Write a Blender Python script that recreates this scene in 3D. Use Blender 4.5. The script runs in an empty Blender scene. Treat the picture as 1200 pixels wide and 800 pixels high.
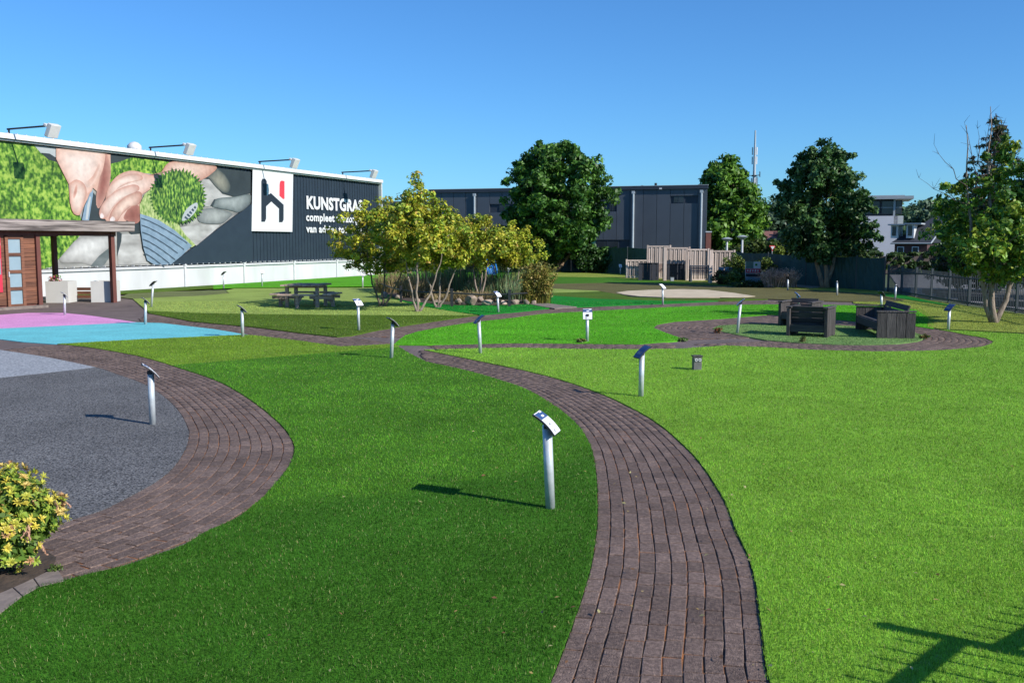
import bpy, math, random
import numpy as np
from mathutils import Vector, Matrix, Euler
from mathutils.geometry import tessellate_polygon
random.seed(7); rng = np.random.default_rng(7)
PI = math.pi
S = bpy.context.scene
COL = S.collection

# ------------------------------------------------------------------ camera, sky, sun, exposure
FPX, CAM_H, HZ = 1130.0, 2.1, 284.0          # focal length and horizon measured on a 1200x800 grid
TH = math.atan((400 - HZ) / FPX)
cd = bpy.data.cameras.new('camera'); cam = bpy.data.objects.new('camera', cd); COL.objects.link(cam)
cd.sensor_width = 36; cd.lens = FPX / 1200 * 36; cd.clip_start = 0.05; cd.clip_end = 5000
cam.location = (0, 0, CAM_H); cam.rotation_euler = (PI / 2 - TH, 0, 0)
S.camera = cam
SUN_EL = math.radians(32); SUN_H = Vector((0.845, -0.535)).normalized()
SUN = Vector((SUN_H.x * math.cos(SUN_EL), SUN_H.y * math.cos(SUN_EL), math.sin(SUN_EL)))
w = bpy.data.worlds.new('World'); S.world = w; w.use_nodes = True
nt = w.node_tree; bg = nt.nodes['Background']
sky = nt.nodes.new('ShaderNodeTexSky'); sky.sky_type = 'NISHITA'; sky.sun_disc = False
sky.sun_elevation = SUN_EL; sky.sun_rotation = math.atan2(SUN_H.x, SUN_H.y)
sky.air_density = 1.0; sky.dust_density = 0.2; sky.ozone_density = 3.0
tn = nt.nodes.new('ShaderNodeMix'); tn.data_type = 'RGBA'; tn.blend_type = 'MULTIPLY'; tn.inputs[0].default_value = 1; tn.inputs[7].default_value = (0.42, 0.82, 1.24, 1)
nt.links.new(sky.outputs[0], tn.inputs[6]); nt.links.new(tn.outputs[2], bg.inputs[0]); bg.inputs[1].default_value = 0.10
sl = bpy.data.lights.new('sun', 'SUN'); so = bpy.data.objects.new('sun', sl); COL.objects.link(so)
sl.energy = 4.9; sl.angle = math.radians(0.5); sl.color = (1.0, 0.95, 0.87)
so.rotation_euler = SUN.to_track_quat('Z', 'Y').to_euler(); so.location = (20, -20, 30)
S.view_settings.view_transform = 'Standard'; S.view_settings.look = 'None'
S.view_settings.exposure = 0.35; S.view_settings.gamma = 1

def G(u, v, z=0.0):                           # ground point under a direction of view
    a = (u - 600) / FPX; b = (400 - v) / FPX
    dy = math.cos(TH) + b * math.sin(TH); dz = -math.sin(TH) + b * math.cos(TH)
    s = (z - CAM_H) / dz
    return Vector((a * s, dy * s))
def AT(u, v, D):                              # point at forward distance D
    a = (u - 600) / FPX; b = (400 - v) / FPX
    dy = math.cos(TH) + b * math.sin(TH); dz = -math.sin(TH) + b * math.cos(TH)
    s = D / dy
    return Vector((a * s, D, CAM_H + dz * s))

# ------------------------------------------------------------------ materials
def srgb(r, g, b):
    f = lambda c: ((c / 255 + 0.055) / 1.055) ** 2.4 if c > 10 else c / 255 / 12.92
    return (f(r), f(g), f(b), 1)
def mat(name, c1, c2=None, scale=8.0, rough=0.7, detail=5, bump=0.0, bscale=None, metal=0.0, stretch=None,
        c3=None, attr=None, rnd=0.0, transl=0.0, contrast=0.25, spec=0.5, coords='Object', big=0.0, bigscale=0.6):
    m = bpy.data.materials.new(name); m.use_nodes = True
    t = m.node_tree; N = t.nodes; L = t.links
    b = N['Principled BSDF']; b.inputs['Roughness'].default_value = rough; b.inputs['Metallic'].default_value = metal
    b.inputs['Specular IOR Level'].default_value = spec
    tc = N.new('ShaderNodeTexCoord'); mp = N.new('ShaderNodeMapping'); 
    if coords == 'World':
        gw = N.new('ShaderNodeNewGeometry'); L.new(gw.outputs['Position'], mp.inputs[0])
    else: L.new(tc.outputs[coords], mp.inputs[0])
    if stretch: mp.inputs['Scale'].default_value = stretch
    n = N.new('ShaderNodeTexNoise'); n.inputs['Scale'].default_value = scale; n.inputs['Detail'].default_value = detail
    L.new(mp.outputs[0], n.inputs[0])
    r = N.new('ShaderNodeValToRGB'); r.color_ramp.elements[0].position = 0.5 - contrast; r.color_ramp.elements[1].position = 0.5 + contrast
    c2 = c2 or tuple(x * 0.75 for x in c1[:3]) + (1,)
    r.color_ramp.elements[0].color = c2; r.color_ramp.elements[1].color = c1
    if c3: e = r.color_ramp.elements.new(0.5); e.color = c3
    L.new(n.outputs[0], r.inputs[0]); out = r.outputs[0]
    def mul(out, src):
        x = N.new('ShaderNodeMix'); x.data_type = 'RGBA'; x.blend_type = 'MULTIPLY'; x.inputs[0].default_value = 1
        L.new(out, x.inputs[6]); L.new(src, x.inputs[7]); return x.outputs[2]
    if attr:
        a = N.new('ShaderNodeAttribute'); a.attribute_name = attr; out = mul(out, a.outputs['Color'])
    if rnd:
        oi = N.new('ShaderNodeObjectInfo'); ge = N.new('ShaderNodeNewGeometry')
        ad = N.new('ShaderNodeMath'); ad.operation = 'ADD'; L.new(oi.outputs['Random'], ad.inputs[0]); L.new(ge.outputs['Random Per Island'], ad.inputs[1])
        fr = N.new('ShaderNodeMath'); fr.operation = 'FRACT'; L.new(ad.outputs[0], fr.inputs[0])
        mr = N.new('ShaderNodeMapRange'); mr.inputs[3].default_value = 1 - rnd; mr.inputs[4].default_value = 1 + rnd * 0.5
        L.new(fr.outputs[0], mr.inputs[0])
        cm = N.new('ShaderNodeCombineColor')
        for k in range(3): L.new(mr.outputs[0], cm.inputs[k])
        out = mul(out, cm.outputs[0])
    if big:
        g = N.new('ShaderNodeNewGeometry'); n3 = N.new('ShaderNodeTexNoise'); n3.inputs['Scale'].default_value = bigscale; n3.inputs['Detail'].default_value = 4
        L.new(g.outputs['Position'], n3.inputs[0])
        mr = N.new('ShaderNodeMapRange'); mr.inputs[1].default_value = 0.3; mr.inputs[2].default_value = 0.7
        mr.inputs[3].default_value = 1 - big; mr.inputs[4].default_value = 1 + big
        L.new(n3.outputs[0], mr.inputs[0]); cm = N.new('ShaderNodeCombineColor')
        for k in range(3): L.new(mr.outputs[0], cm.inputs[k])
        out = mul(out, cm.outputs[0])
    L.new(out, b.inputs['Base Color'])
    if bump:
        n2 = N.new('ShaderNodeTexNoise'); n2.inputs['Scale'].default_value = bscale or scale * 3; n2.inputs['Detail'].default_value = 3
        L.new(mp.outputs[0], n2.inputs[0]); bp = N.new('ShaderNodeBump'); bp.inputs['Strength'].default_value = bump
        bp.inputs['Distance'].default_value = 0.02
        L.new(n2.outputs[0], bp.inputs['Height']); L.new(bp.outputs[0], b.inputs['Normal'])
    if transl:
        tr = N.new('ShaderNodeBsdfTranslucent'); L.new(out, tr.inputs[0]); mx = N.new('ShaderNodeMixShader')
        mx.inputs[0].default_value = transl; L.new(b.outputs[0], mx.inputs[1]); L.new(tr.outputs[0], mx.inputs[2])
        L.new(mx.outputs[0], N['Material Output'].inputs[0])
    return m

M = {}
M['steel'] = mat('galvanised_post', srgb(205, 210, 212), srgb(175, 182, 186), 14, 0.38, metal=0.25, bump=0.05)
M['sign_dark'] = mat('sign_back', srgb(38, 40, 46), srgb(28, 30, 35), 10, 0.5)
M['sign_white'] = mat('sign_face', srgb(238, 236, 238), srgb(222, 222, 226), 20, 0.45)
M['sign_blue'] = mat('sign_print_blue', srgb(58, 82, 128), srgb(48, 72, 116), 20, 0.5)
M['sign_grey'] = mat('sign_print_grey', srgb(165, 165, 172), srgb(120, 122, 130), 60, 0.6)
M['brick'] = mat('paving_brick', (0.275, 0.195, 0.155, 1), (0.092, 0.064, 0.053, 1), 48, 0.88, detail=7, bump=0.6, bscale=120, rnd=0.26, c3=(0.160, 0.114, 0.096, 1), big=0.16, bigscale=0.9, coords='World', contrast=0.26, spec=0.2)
M['soil'] = mat('joint_soil', (0.34, 0.13, 0.04, 1), (0.035, 0.022, 0.016, 1), 3.0, 0.95, detail=9, bump=0.6, bscale=60, contrast=0.12)
M['earth'] = mat('earth', (0.09, 0.06, 0.04, 1), (0.03, 0.022, 0.016, 1), 8, 0.95, bump=0.8, bscale=30)
M['rubber_dark'] = mat('dark_rubber', (0.20, 0.197, 0.195, 1), (0.013, 0.013, 0.014, 1), 55, 0.9, detail=5, bump=0.7, bscale=60, contrast=0.13, big=0.16, bigscale=0.9)
M['rubber_grey'] = mat('grey_rubber', (0.40, 0.42, 0.45, 1), (0.17, 0.185, 0.20, 1), 30, 0.9, detail=3, bump=0.5, bscale=110, contrast=0.16)
M['rubber_pink'] = mat('pink_rubber', (0.80, 0.36, 0.66, 1), (0.50, 0.19, 0.39, 1), 26, 0.85, detail=9, bump=0.6, bscale=60, big=0.10, bigscale=1.2)
M['rubber_cyan'] = mat('cyan_rubber', (0.18, 0.62, 0.66, 1), (0.07, 0.36, 0.41, 1), 26, 0.85, detail=9, bump=0.6, bscale=60, big=0.10, bigscale=1.2)
M['sand'] = mat('sand', (0.62, 0.52, 0.37, 1), (0.42, 0.34, 0.23, 1), 1.5, 0.95, detail=8, bump=0.6, bscale=6)
M['asphalt'] = mat('asphalt', (0.20, 0.19, 0.19, 1), (0.15, 0.145, 0.145, 1), 12, 0.9, detail=8, bump=0.3)
M['ground'] = mat('far_ground', (0.07, 0.10, 0.03, 1), (0.05, 0.07, 0.025, 1), 0.4, 0.95)
M['concrete'] = mat('concrete', (0.25, 0.205, 0.175, 1), (0.13, 0.10, 0.09, 1), 7, 0.9, detail=8, bump=0.4)
M['navy'] = mat('navy_cladding', srgb(44, 55, 66), srgb(38, 48, 59), 2, 0.5, spec=0.3)
M['white_wall'] = mat('white_wall', (0.63, 0.64, 0.65, 1), (0.44, 0.45, 0.45, 1), 0.9, 0.7, detail=9, bump=0.05, stretch=(1, 1, 0.3))
M['white_trim'] = mat('white_trim', (0.66, 0.67, 0.68, 1), (0.55, 0.55, 0.56, 1), 3, 0.5)
M['lamp_grey'] = mat('lamp_grey', (0.62, 0.62, 0.62, 1), (0.5, 0.5, 0.5, 1), 6, 0.5)
M['black_metal'] = mat('black_metal', (0.03, 0.032, 0.036, 1), (0.02, 0.02, 0.024, 1), 8, 0.5)
M['fence_grey'] = mat('fence_grey', (0.045, 0.056, 0.062, 1), (0.03, 0.038, 0.043, 1), 8, 0.5)
M['green_net'] = mat('green_net', (0.022, 0.075, 0.068, 1), (0.014, 0.05, 0.046, 1), 0.8, 0.75, detail=6, bump=0.6, bscale=1.5, big=0.2, bigscale=0.3)
M['cedar'] = mat('cedar_plank', (0.26, 0.105, 0.055, 1), (0.085, 0.032, 0.020, 1), 5, 0.7, detail=8, bump=0.4, stretch=(0.35, 0.35, 5), rnd=0.35)
M['cedar_dark'] = mat('red_brown_beam', (0.16, 0.05, 0.035, 1), (0.09, 0.028, 0.022, 1), 5, 0.7, detail=8, bump=0.3, stretch=(1, 1, 0.3))
M['fascia'] = mat('weathered_fascia', (0.34, 0.29, 0.265, 1), (0.09, 0.074, 0.068, 1), 1.9, 0.85, detail=9, bump=0.5, stretch=(0.5, 0.5, 7), rnd=0.15, contrast=0.13)
M['glass'] = mat('frosted_glass', (0.28, 0.37, 0.42, 1), (0.22, 0.31, 0.36, 1), 2, 0.25)
M['glass_dark'] = mat('dark_glass', (0.035, 0.045, 0.055, 1), (0.02, 0.026, 0.032, 1), 1, 0.12)
M['glass_green'] = mat('green_glass', (0.03, 0.16, 0.15, 1), (0.02, 0.09, 0.09, 1), 1, 0.15)
M['red'] = mat('red_print', srgb(200, 48, 72), srgb(180, 40, 62), 3, 0.5)
M['planter'] = mat('white_planter', (0.60, 0.59, 0.56, 1), (0.53, 0.52, 0.49, 1), 2, 0.6, detail=7, bump=0.1)
M['dark_wood'] = mat('charred_wood', (0.095, 0.084, 0.080, 1), (0.022, 0.019, 0.019, 1), 6, 0.8, detail=9, bump=0.6, stretch=(4, 4, 0.5), rnd=0.35)
M['dark_wood_x'] = mat('charred_wood_lengthwise', (0.080, 0.070, 0.068, 1), (0.020, 0.018, 0.018, 1), 6, 0.8, detail=9, bump=0.6, stretch=(0.5, 0.5, 5), rnd=0.35)
M['grey_wood'] = mat('weathered_wood', (0.62, 0.45, 0.36, 1), (0.30, 0.21, 0.16, 1), 7, 0.85, detail=9, bump=0.5, stretch=(0.5, 3, 3), rnd=0.35)
M['pale_wood'] = mat('pale_fence_wood', (0.66, 0.55, 0.48, 1), (0.40, 0.31, 0.27, 1), 4, 0.85, detail=9, bump=0.3, stretch=(6, 6, 0.4), rnd=0.3)
M['teak'] = mat('teak', (0.28, 0.19, 0.14, 1), (0.16, 0.10, 0.08, 1), 5, 0.8, detail=7)
M['cladding'] = mat('anthracite_cladding', srgb(78, 84, 93), srgb(71, 77, 86), 0.8, 0.35, detail=5, spec=0.6, rnd=0.07)
M['cladding_dark'] = mat('anthracite_seam', srgb(50, 57, 68), srgb(44, 50, 60), 2, 0.5)
M['pipe'] = mat('drain_pipe', (0.42, 0.47, 0.50, 1), (0.34, 0.39, 0.42, 1), 3, 0.4)
M['bark_pale'] = mat('pale_bark', (0.36, 0.29, 0.23, 1), (0.15, 0.11, 0.085, 1), 9, 0.85, detail=8, bump=0.8, stretch=(3, 3, 0.8))
M['bark_orange'] = mat('tan_bark', (0.40, 0.27, 0.16, 1), (0.14, 0.09, 0.06, 1), 5, 0.85, detail=8, bump=0.8, stretch=(3, 3, 0.8))
M['bark_dark'] = mat('brown_bark', (0.20, 0.16, 0.11, 1), (0.07, 0.055, 0.04, 1), 8, 0.9, detail=8, bump=0.9, stretch=(3, 3, 0.8))
M['twig'] = mat('twig', (0.10, 0.075, 0.065, 1), (0.06, 0.045, 0.04, 1), 8, 0.9)
M['leaf'] = mat('leaf', (1, 1, 1, 1), (0.7, 0.7, 0.7, 1), 3, 0.5, attr='tint', transl=0.22, spec=0.35)
M['needle'] = mat('stem_leaf', (1, 1, 1, 1), (0.8, 0.8, 0.8, 1), 3, 0.8, attr='tint', transl=0.15, spec=0.15)
M['blade'] = mat('turf_fibre', (1, 1, 1, 1), (0.86, 0.86, 0.86, 1), 3, 0.8, attr='tint', transl=0.2, spec=0.06)
M['rock'] = mat('rock', (0.58, 0.46, 0.36, 1), (0.24, 0.17, 0.13, 1), 3, 0.9, detail=8, bump=0.8, bscale=8, rnd=0.4)
M['blue_plastic'] = mat('blue_plastic', (0.06, 0.36, 0.85, 1), (0.05, 0.30, 0.75, 1), 2, 0.3)
M['brown_brick'] = mat('dark_house_brick', (0.10, 0.045, 0.045, 1), (0.06, 0.03, 0.03, 1), 3, 0.9, stretch=(1, 1, 4))
M['slate'] = mat('slate_roof', (0.038, 0.045, 0.06, 1), (0.022, 0.026, 0.036, 1), 2.0, 0.7, stretch=(1, 1, 6), rnd=0.1)
M['render_white'] = mat('white_render', (0.62, 0.60, 0.64, 1), (0.54, 0.53, 0.57, 1), 0.6, 0.8)
M['tile_red'] = mat('red_roof_tile', (0.22, 0.095, 0.07, 1), (0.14, 0.06, 0.05, 1), 2, 0.8)
M['window_trim'] = mat('grey_trim', (0.35, 0.38, 0.40, 1), (0.3, 0.33, 0.35, 1), 2, 0.6)
M['grey_post'] = mat('grey_post', (0.15, 0.145, 0.14, 1), (0.10, 0.097, 0.094, 1), 8, 0.7, bump=0.2)
M['bay_shade'] = mat('bay_shade_tone', (0.030, 0.034, 0.048, 1), (0.018, 0.020, 0.03, 1), 5, 0.8)  # dark colour standing for the shade in the screen bays
M['red_sign'] = mat('red_enamel', (0.6, 0.03, 0.03, 1), (0.5, 0.03, 0.03, 1), 2, 0.4)
# prints on the billboard
M['p_grass'] = mat('print_grass', (0.260, 0.384, 0.056, 1), (0.019, 0.068, 0.005, 1), 7.0, 0.55, detail=9, contrast=0.13, c3=(0.087, 0.205, 0.015, 1), stretch=(1, 1, 0.8), big=0.25, bigscale=0.8)
M['p_grass_dark'] = mat('print_grass_ball', (0.238, 0.364, 0.056, 1), (0.008, 0.035, 0.006, 1), 9, 0.55, detail=9, contrast=0.13, c3=(0.049, 0.133, 0.017, 1), stretch=(1, 1, 0.5), big=0.3, bigscale=1.2)
M['p_grass_pale'] = mat('print_grass_pale', (0.409, 0.459, 0.198, 1), (0.099, 0.186, 0.031, 1), 9, 0.55, detail=9, contrast=0.16, stretch=(1, 1, 0.5))
M['p_stone'] = mat('print_stone', (0.383, 0.377, 0.348, 1), (0.093, 0.093, 0.087, 1), 0.75, 0.55, detail=8, contrast=0.22, stretch=(1, 1, 2.2))
M['p_stone_light'] = mat('print_stone_light', (0.452, 0.447, 0.429, 1), (0.209, 0.203, 0.191, 1), 0.9, 0.55, detail=9, contrast=0.2, stretch=(1, 1, 2.4))
M['p_stone_dark'] = mat('print_stone_dark', (0.145, 0.162, 0.162, 1), (0.058, 0.075, 0.075, 1), 0.9, 0.55, detail=8, contrast=0.2, stretch=(1, 1, 3))
M['p_skin'] = mat('print_skin', (0.510, 0.325, 0.255, 1), (0.429, 0.232, 0.180, 1), 0.7, 0.55, detail=4)
M['p_skin_light'] = mat('print_skin_light', (0.539, 0.394, 0.325, 1), (0.499, 0.325, 0.261, 1), 0.9, 0.55, detail=4)
M['p_skin_dark'] = mat('print_skin_dark', (0.255, 0.099, 0.075, 1), (0.139, 0.046, 0.035, 1), 0.9, 0.55, detail=4)
M['p_dark'] = mat('print_dark', (0.036, 0.048, 0.052, 1), (0.016, 0.022, 0.024, 1), 0.7, 0.55, detail=6)
M['p_sleeve'] = mat('print_sleeve', (0.093, 0.116, 0.099, 1), (0.017, 0.026, 0.026, 1), 0.9, 0.55, detail=7, contrast=0.15)
M['p_blue'] = mat('print_ribbed', (0.216, 0.297, 0.378, 1), (0.117, 0.180, 0.243, 1), 3, 0.55, detail=8)
M['p_blue_dark'] = mat('print_rib_line', (0.045, 0.072, 0.099, 1), (0.027, 0.045, 0.063, 1), 4, 0.55)
M['p_cloth'] = mat('print_cloth', (0.394, 0.418, 0.429, 1), (0.290, 0.319, 0.325, 1), 0.8, 0.55)
M['p_white'] = mat('print_white', (0.619, 0.619, 0.626, 1), (0.576, 0.576, 0.590, 1), 1, 0.5)
M['p_red'] = mat('print_red', srgb(232, 60, 72), srgb(224, 54, 66), 1, 0.5)
M['p_ink'] = mat('print_ink', srgb(34, 42, 52), srgb(30, 38, 48), 1, 0.5)

# turf colours (linear)
TURF = {'near': (0.034, 0.125, 0.011), 'mid': (0.100, 0.260, 0.022), 'olive': (0.165, 0.290, 0.028), 'right': (0.200, 0.395, 0.040),
        'vivid': (0.105, 0.380, 0.018), 'dark_olive': (0.090, 0.160, 0.018), 'pale': (0.300, 0.400, 0.095), 'emerald': (0.018, 0.240, 0.028),
        'brown': (0.150, 0.140, 0.055), 'leafy': (0.270, 0.330, 0.060), 'oval': (0.17, 0.29, 0.09), 'greyolive': (0.17, 0.20, 0.08), 'litter': (0.30, 0.26, 0.09)}

# ------------------------------------------------------------------ object helpers
def link(name, me, parent=None):
    o = bpy.data.objects.new(name, me); COL.objects.link(o)
    if parent: o.parent = parent
    return o
def tag(o, label=None, cat=None, group=None, kind=None):
    if label: o['label'] = label
    if cat: o['category'] = cat
    if group: o['group'] = group
    if kind: o['kind'] = kind
    return o
def thing(name, label, cat, loc=(0, 0, 0), rotz=0, group=None):
    o = bpy.data.objects.new(name, None); COL.objects.link(o); o.empty_display_size = 0.2
    o.location = (loc[0], loc[1], loc[2] if len(loc) > 2 else 0); o.rotation_euler = (0, 0, rotz)
    return tag(o, label, cat, group)
class MB:
    def __init__(s): s.v = []; s.f = []
    def add(s, vs, fs):
        n = len(s.v); s.v += [tuple(p) for p in vs]; s.f += [tuple(i + n for i in f) for f in fs]; return s
    def box(s, c, d, rot=None):               # centre, full size
        x, y, z = d[0] / 2, d[1] / 2, d[2] / 2
        vs = [Vector((a * x, b * y, e * z)) for e in (-1, 1) for b in (-1, 1) for a in (-1, 1)]
        if rot is not None:
            R = rot if isinstance(rot, Matrix) else Euler(rot).to_matrix(); vs = [R @ q for q in vs]
        c = Vector(c)
        return s.add([q + c for q in vs], [(0, 2, 3, 1), (4, 5, 7, 6), (0, 1, 5, 4), (2, 6, 7, 3), (0, 4, 6, 2), (1, 3, 7, 5)])
    def tube(s, pts, rad, n=8, cap=True):
        pts = [Vector(p) for p in pts]; rings = []
        u = None
        for i, p in enumerate(pts):
            t = (pts[min(i + 1, len(pts) - 1)] - pts[max(i - 1, 0)]).normalized()
            if u is None: u = t.orthogonal().normalized()
            else: u = (u - t * u.dot(t)).normalized()
            w_ = t.cross(u); r = rad[i] if hasattr(rad, '__len__') else rad
            rings.append([p + (u * math.cos(2 * PI * k / n) + w_ * math.sin(2 * PI * k / n)) * r for k in range(n)])
        vs = [q for rg in rings for q in rg]; fs = []
        for i in range(len(pts) - 1):
            for k in range(n):
                a = i * n + k; b = i * n + (k + 1) % n; fs.append((a, b, b + n, a + n))
        if cap: fs.append(tuple(reversed(range(n)))); fs.append(tuple(range((len(pts) - 1) * n, len(pts) * n)))
        return s.add(vs, fs)
    def prism(s, poly, z0, z1):
        n = len(poly); vs = [(p[0], p[1], z0) for p in poly] + [(p[0], p[1], z1) for p in poly]
        fs = [tuple(reversed(range(n))), tuple(range(n, 2 * n))] + [(i, (i + 1) % n, (i + 1) % n + n, i + n) for i in range(n)]
        return s.add(vs, fs)
    def build(s, name, m, parent=None, smooth=False, bevel=0):
        me = bpy.data.meshes.new(name); me.from_pydata(s.v, [], s.f); me.materials.append(m); me.update()
        if smooth:
            for p in me.polygons: p.use_smooth = True
        o = link(name, me, parent)
        if bevel:
            b = o.modifiers.new('bevel', 'BEVEL'); b.width = bevel; b.segments = 2; b.limit_method = 'ANGLE'
        return o
def npmesh(name, V, Fq, m, parent=None, tint=None, k=4, smooth=False):   # V (n,3), faces all with k corners, tint per face (f,3)
    me = bpy.data.meshes.new(name); nf = len(Fq)
    me.vertices.add(len(V)); me.vertices.foreach_set('co', np.asarray(V, np.float32).ravel())
    me.loops.add(nf * k); me.loops.foreach_set('vertex_index', np.asarray(Fq, np.int32).ravel())
    me.polygons.add(nf); me.polygons.foreach_set('loop_start', np.arange(0, nf * k, k, dtype=np.int32))
    me.polygons.foreach_set('loop_total', np.full(nf, k, np.int32))
    if smooth: me.polygons.foreach_set('use_smooth', np.ones(nf, bool))
    me.materials.append(m); me.update(calc_edges=True)
    if tint is not None:
        a = me.color_attributes.new('tint', 'FLOAT_COLOR', 'CORNER')
        c = np.ones((nf, k, 4), np.float32); c[:, :, :3] = np.asarray(tint)[:, None, :]
        a.data.foreach_set('color', c.ravel())
    return link(name, me, parent)
def copy_thing(root, loc, rotz=0, label=None, group=None):
    r = root.copy(); COL.objects.link(r); r.location = loc; r.rotation_euler = (0, 0, rotz)
    if label: r['label'] = label
    if group: r['group'] = group
    for ch in list(root.children):
        c = ch.copy(); COL.objects.link(c); c.parent = r
        for g in ch.children:
            d = g.copy(); COL.objects.link(d); d.parent = c
    return r

# ------------------------------------------------------------------ curves and patches on the ground
def crom(P, n=8):
    P = [np.array(p, float) for p in P]; out = []
    for i in range(len(P) - 1):
        p0 = P[max(i - 1, 0)]; p1 = P[i]; p2 = P[i + 1]; p3 = P[min(i + 2, len(P) - 1)]
        for k in range(n):
            t = k / n
            out.append(0.5 * ((2 * p1) + (-p0 + p2) * t + (2 * p0 - 5 * p1 + 4 * p2 - p3) * t * t + (-p0 + 3 * p1 - 3 * p2 + p3) * t ** 3))
    out.append(P[-1]); return out
def gp(L): return [tuple(G(*p)) for p in L]
def pip(poly, X, Y):
    ins = np.zeros(len(X), bool); n = len(poly); j = n - 1
    for i in range(n):
        xi, yi = poly[i]; xj, yj = poly[j]
        c = ((yi > Y) != (yj > Y)) & (X < (xj - xi) * (Y - yi) / ((yj - yi) if yj != yi else 1e-9) + xi)
        ins ^= c; j = i
    return ins
ZL = [0.018]
def sheet(name, poly, z, m, thick=0.0, parent=None):
    tris = tessellate_polygon([[Vector((p[0], p[1], 0)) for p in poly]])
    n = len(poly); V = [(p[0], p[1], z) for p in poly]; F = []
    for t in tris:
        a, b, c = [Vector(V[i]) for i in t]
        F.append(tuple(t) if (b - a).cross(c - a).z > 0 else tuple(reversed(t)))
    if thick:
        V += [(p[0], p[1], z - thick) for p in poly]
        for i in range(n): F.append((i, (i + 1) % n, (i + 1) % n + n, i + n))
    mb = MB(); mb.add(V, F); return mb.build(name, m, parent)
BLADES = []
def vnoise(X, Y, s, seed):
    r = np.random.default_rng(seed); T = r.random((64, 64))
    x = X / s; y = Y / s; xi = np.floor(x).astype(int); yi = np.floor(y).astype(int); fx = x - xi; fy = y - yi
    fx = fx * fx * (3 - 2 * fx); fy = fy * fy * (3 - 2 * fy)
    g = lambda a, b: T[a % 64, b % 64]
    return (g(xi, yi) * (1 - fx) * (1 - fy) + g(xi + 1, yi) * fx * (1 - fy) + g(xi, yi + 1) * (1 - fx) * fy + g(xi + 1, yi + 1) * fx * fy)
def turf(poly, key, label=None, blades=True, z=None):
    c = TURF[key]
    if z is None: ZL[0] += 0.0012; z = ZL[0]
    if 'turf_' + key not in M:
        c0 = c; c = tuple((a + b) / 2 for a, b in zip(TURF['near'], TURF['mid'])) if key in ('near', 'mid') else c
        dark = tuple(x * 0.62 for x in c) + (1,)
        M['turf_' + key] = mat('turf_' + key, c + (1,), dark, 14, 0.9, detail=8, bump=0.8, bscale=40, contrast=0.3, spec=0.1, big=0.13, bigscale=0.7)
    o = sheet('lawn', poly, z, M['turf_' + key], thick=0.03); tag(o, kind='structure')
    if blades: BLADES.append((poly, key, z))
    return o
CREASE = [[np.array(G(*p)) for p in c] for c in ([(975, 500), (1000, 508), (1040, 520), (1100, 537), (1160, 550)], [(985, 557), (1035, 567), (1080, 579), (1130, 590), (1200, 603), (1260, 612)], [(1080, 615), (1120, 620), (1150, 622), (1200, 620)], [(905, 470), (960, 474), (1020, 484), (1080, 497)])]
_a, _b = G(279, 606), G(700, 533); _ln = math.hypot(_b.x - _a.x, _b.y - _a.y)
def SEAM(X, Y): return ((_b.x - _a.x) * (Y - _a.y) - (_b.y - _a.y) * (X - _a.x)) / _ln
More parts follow.
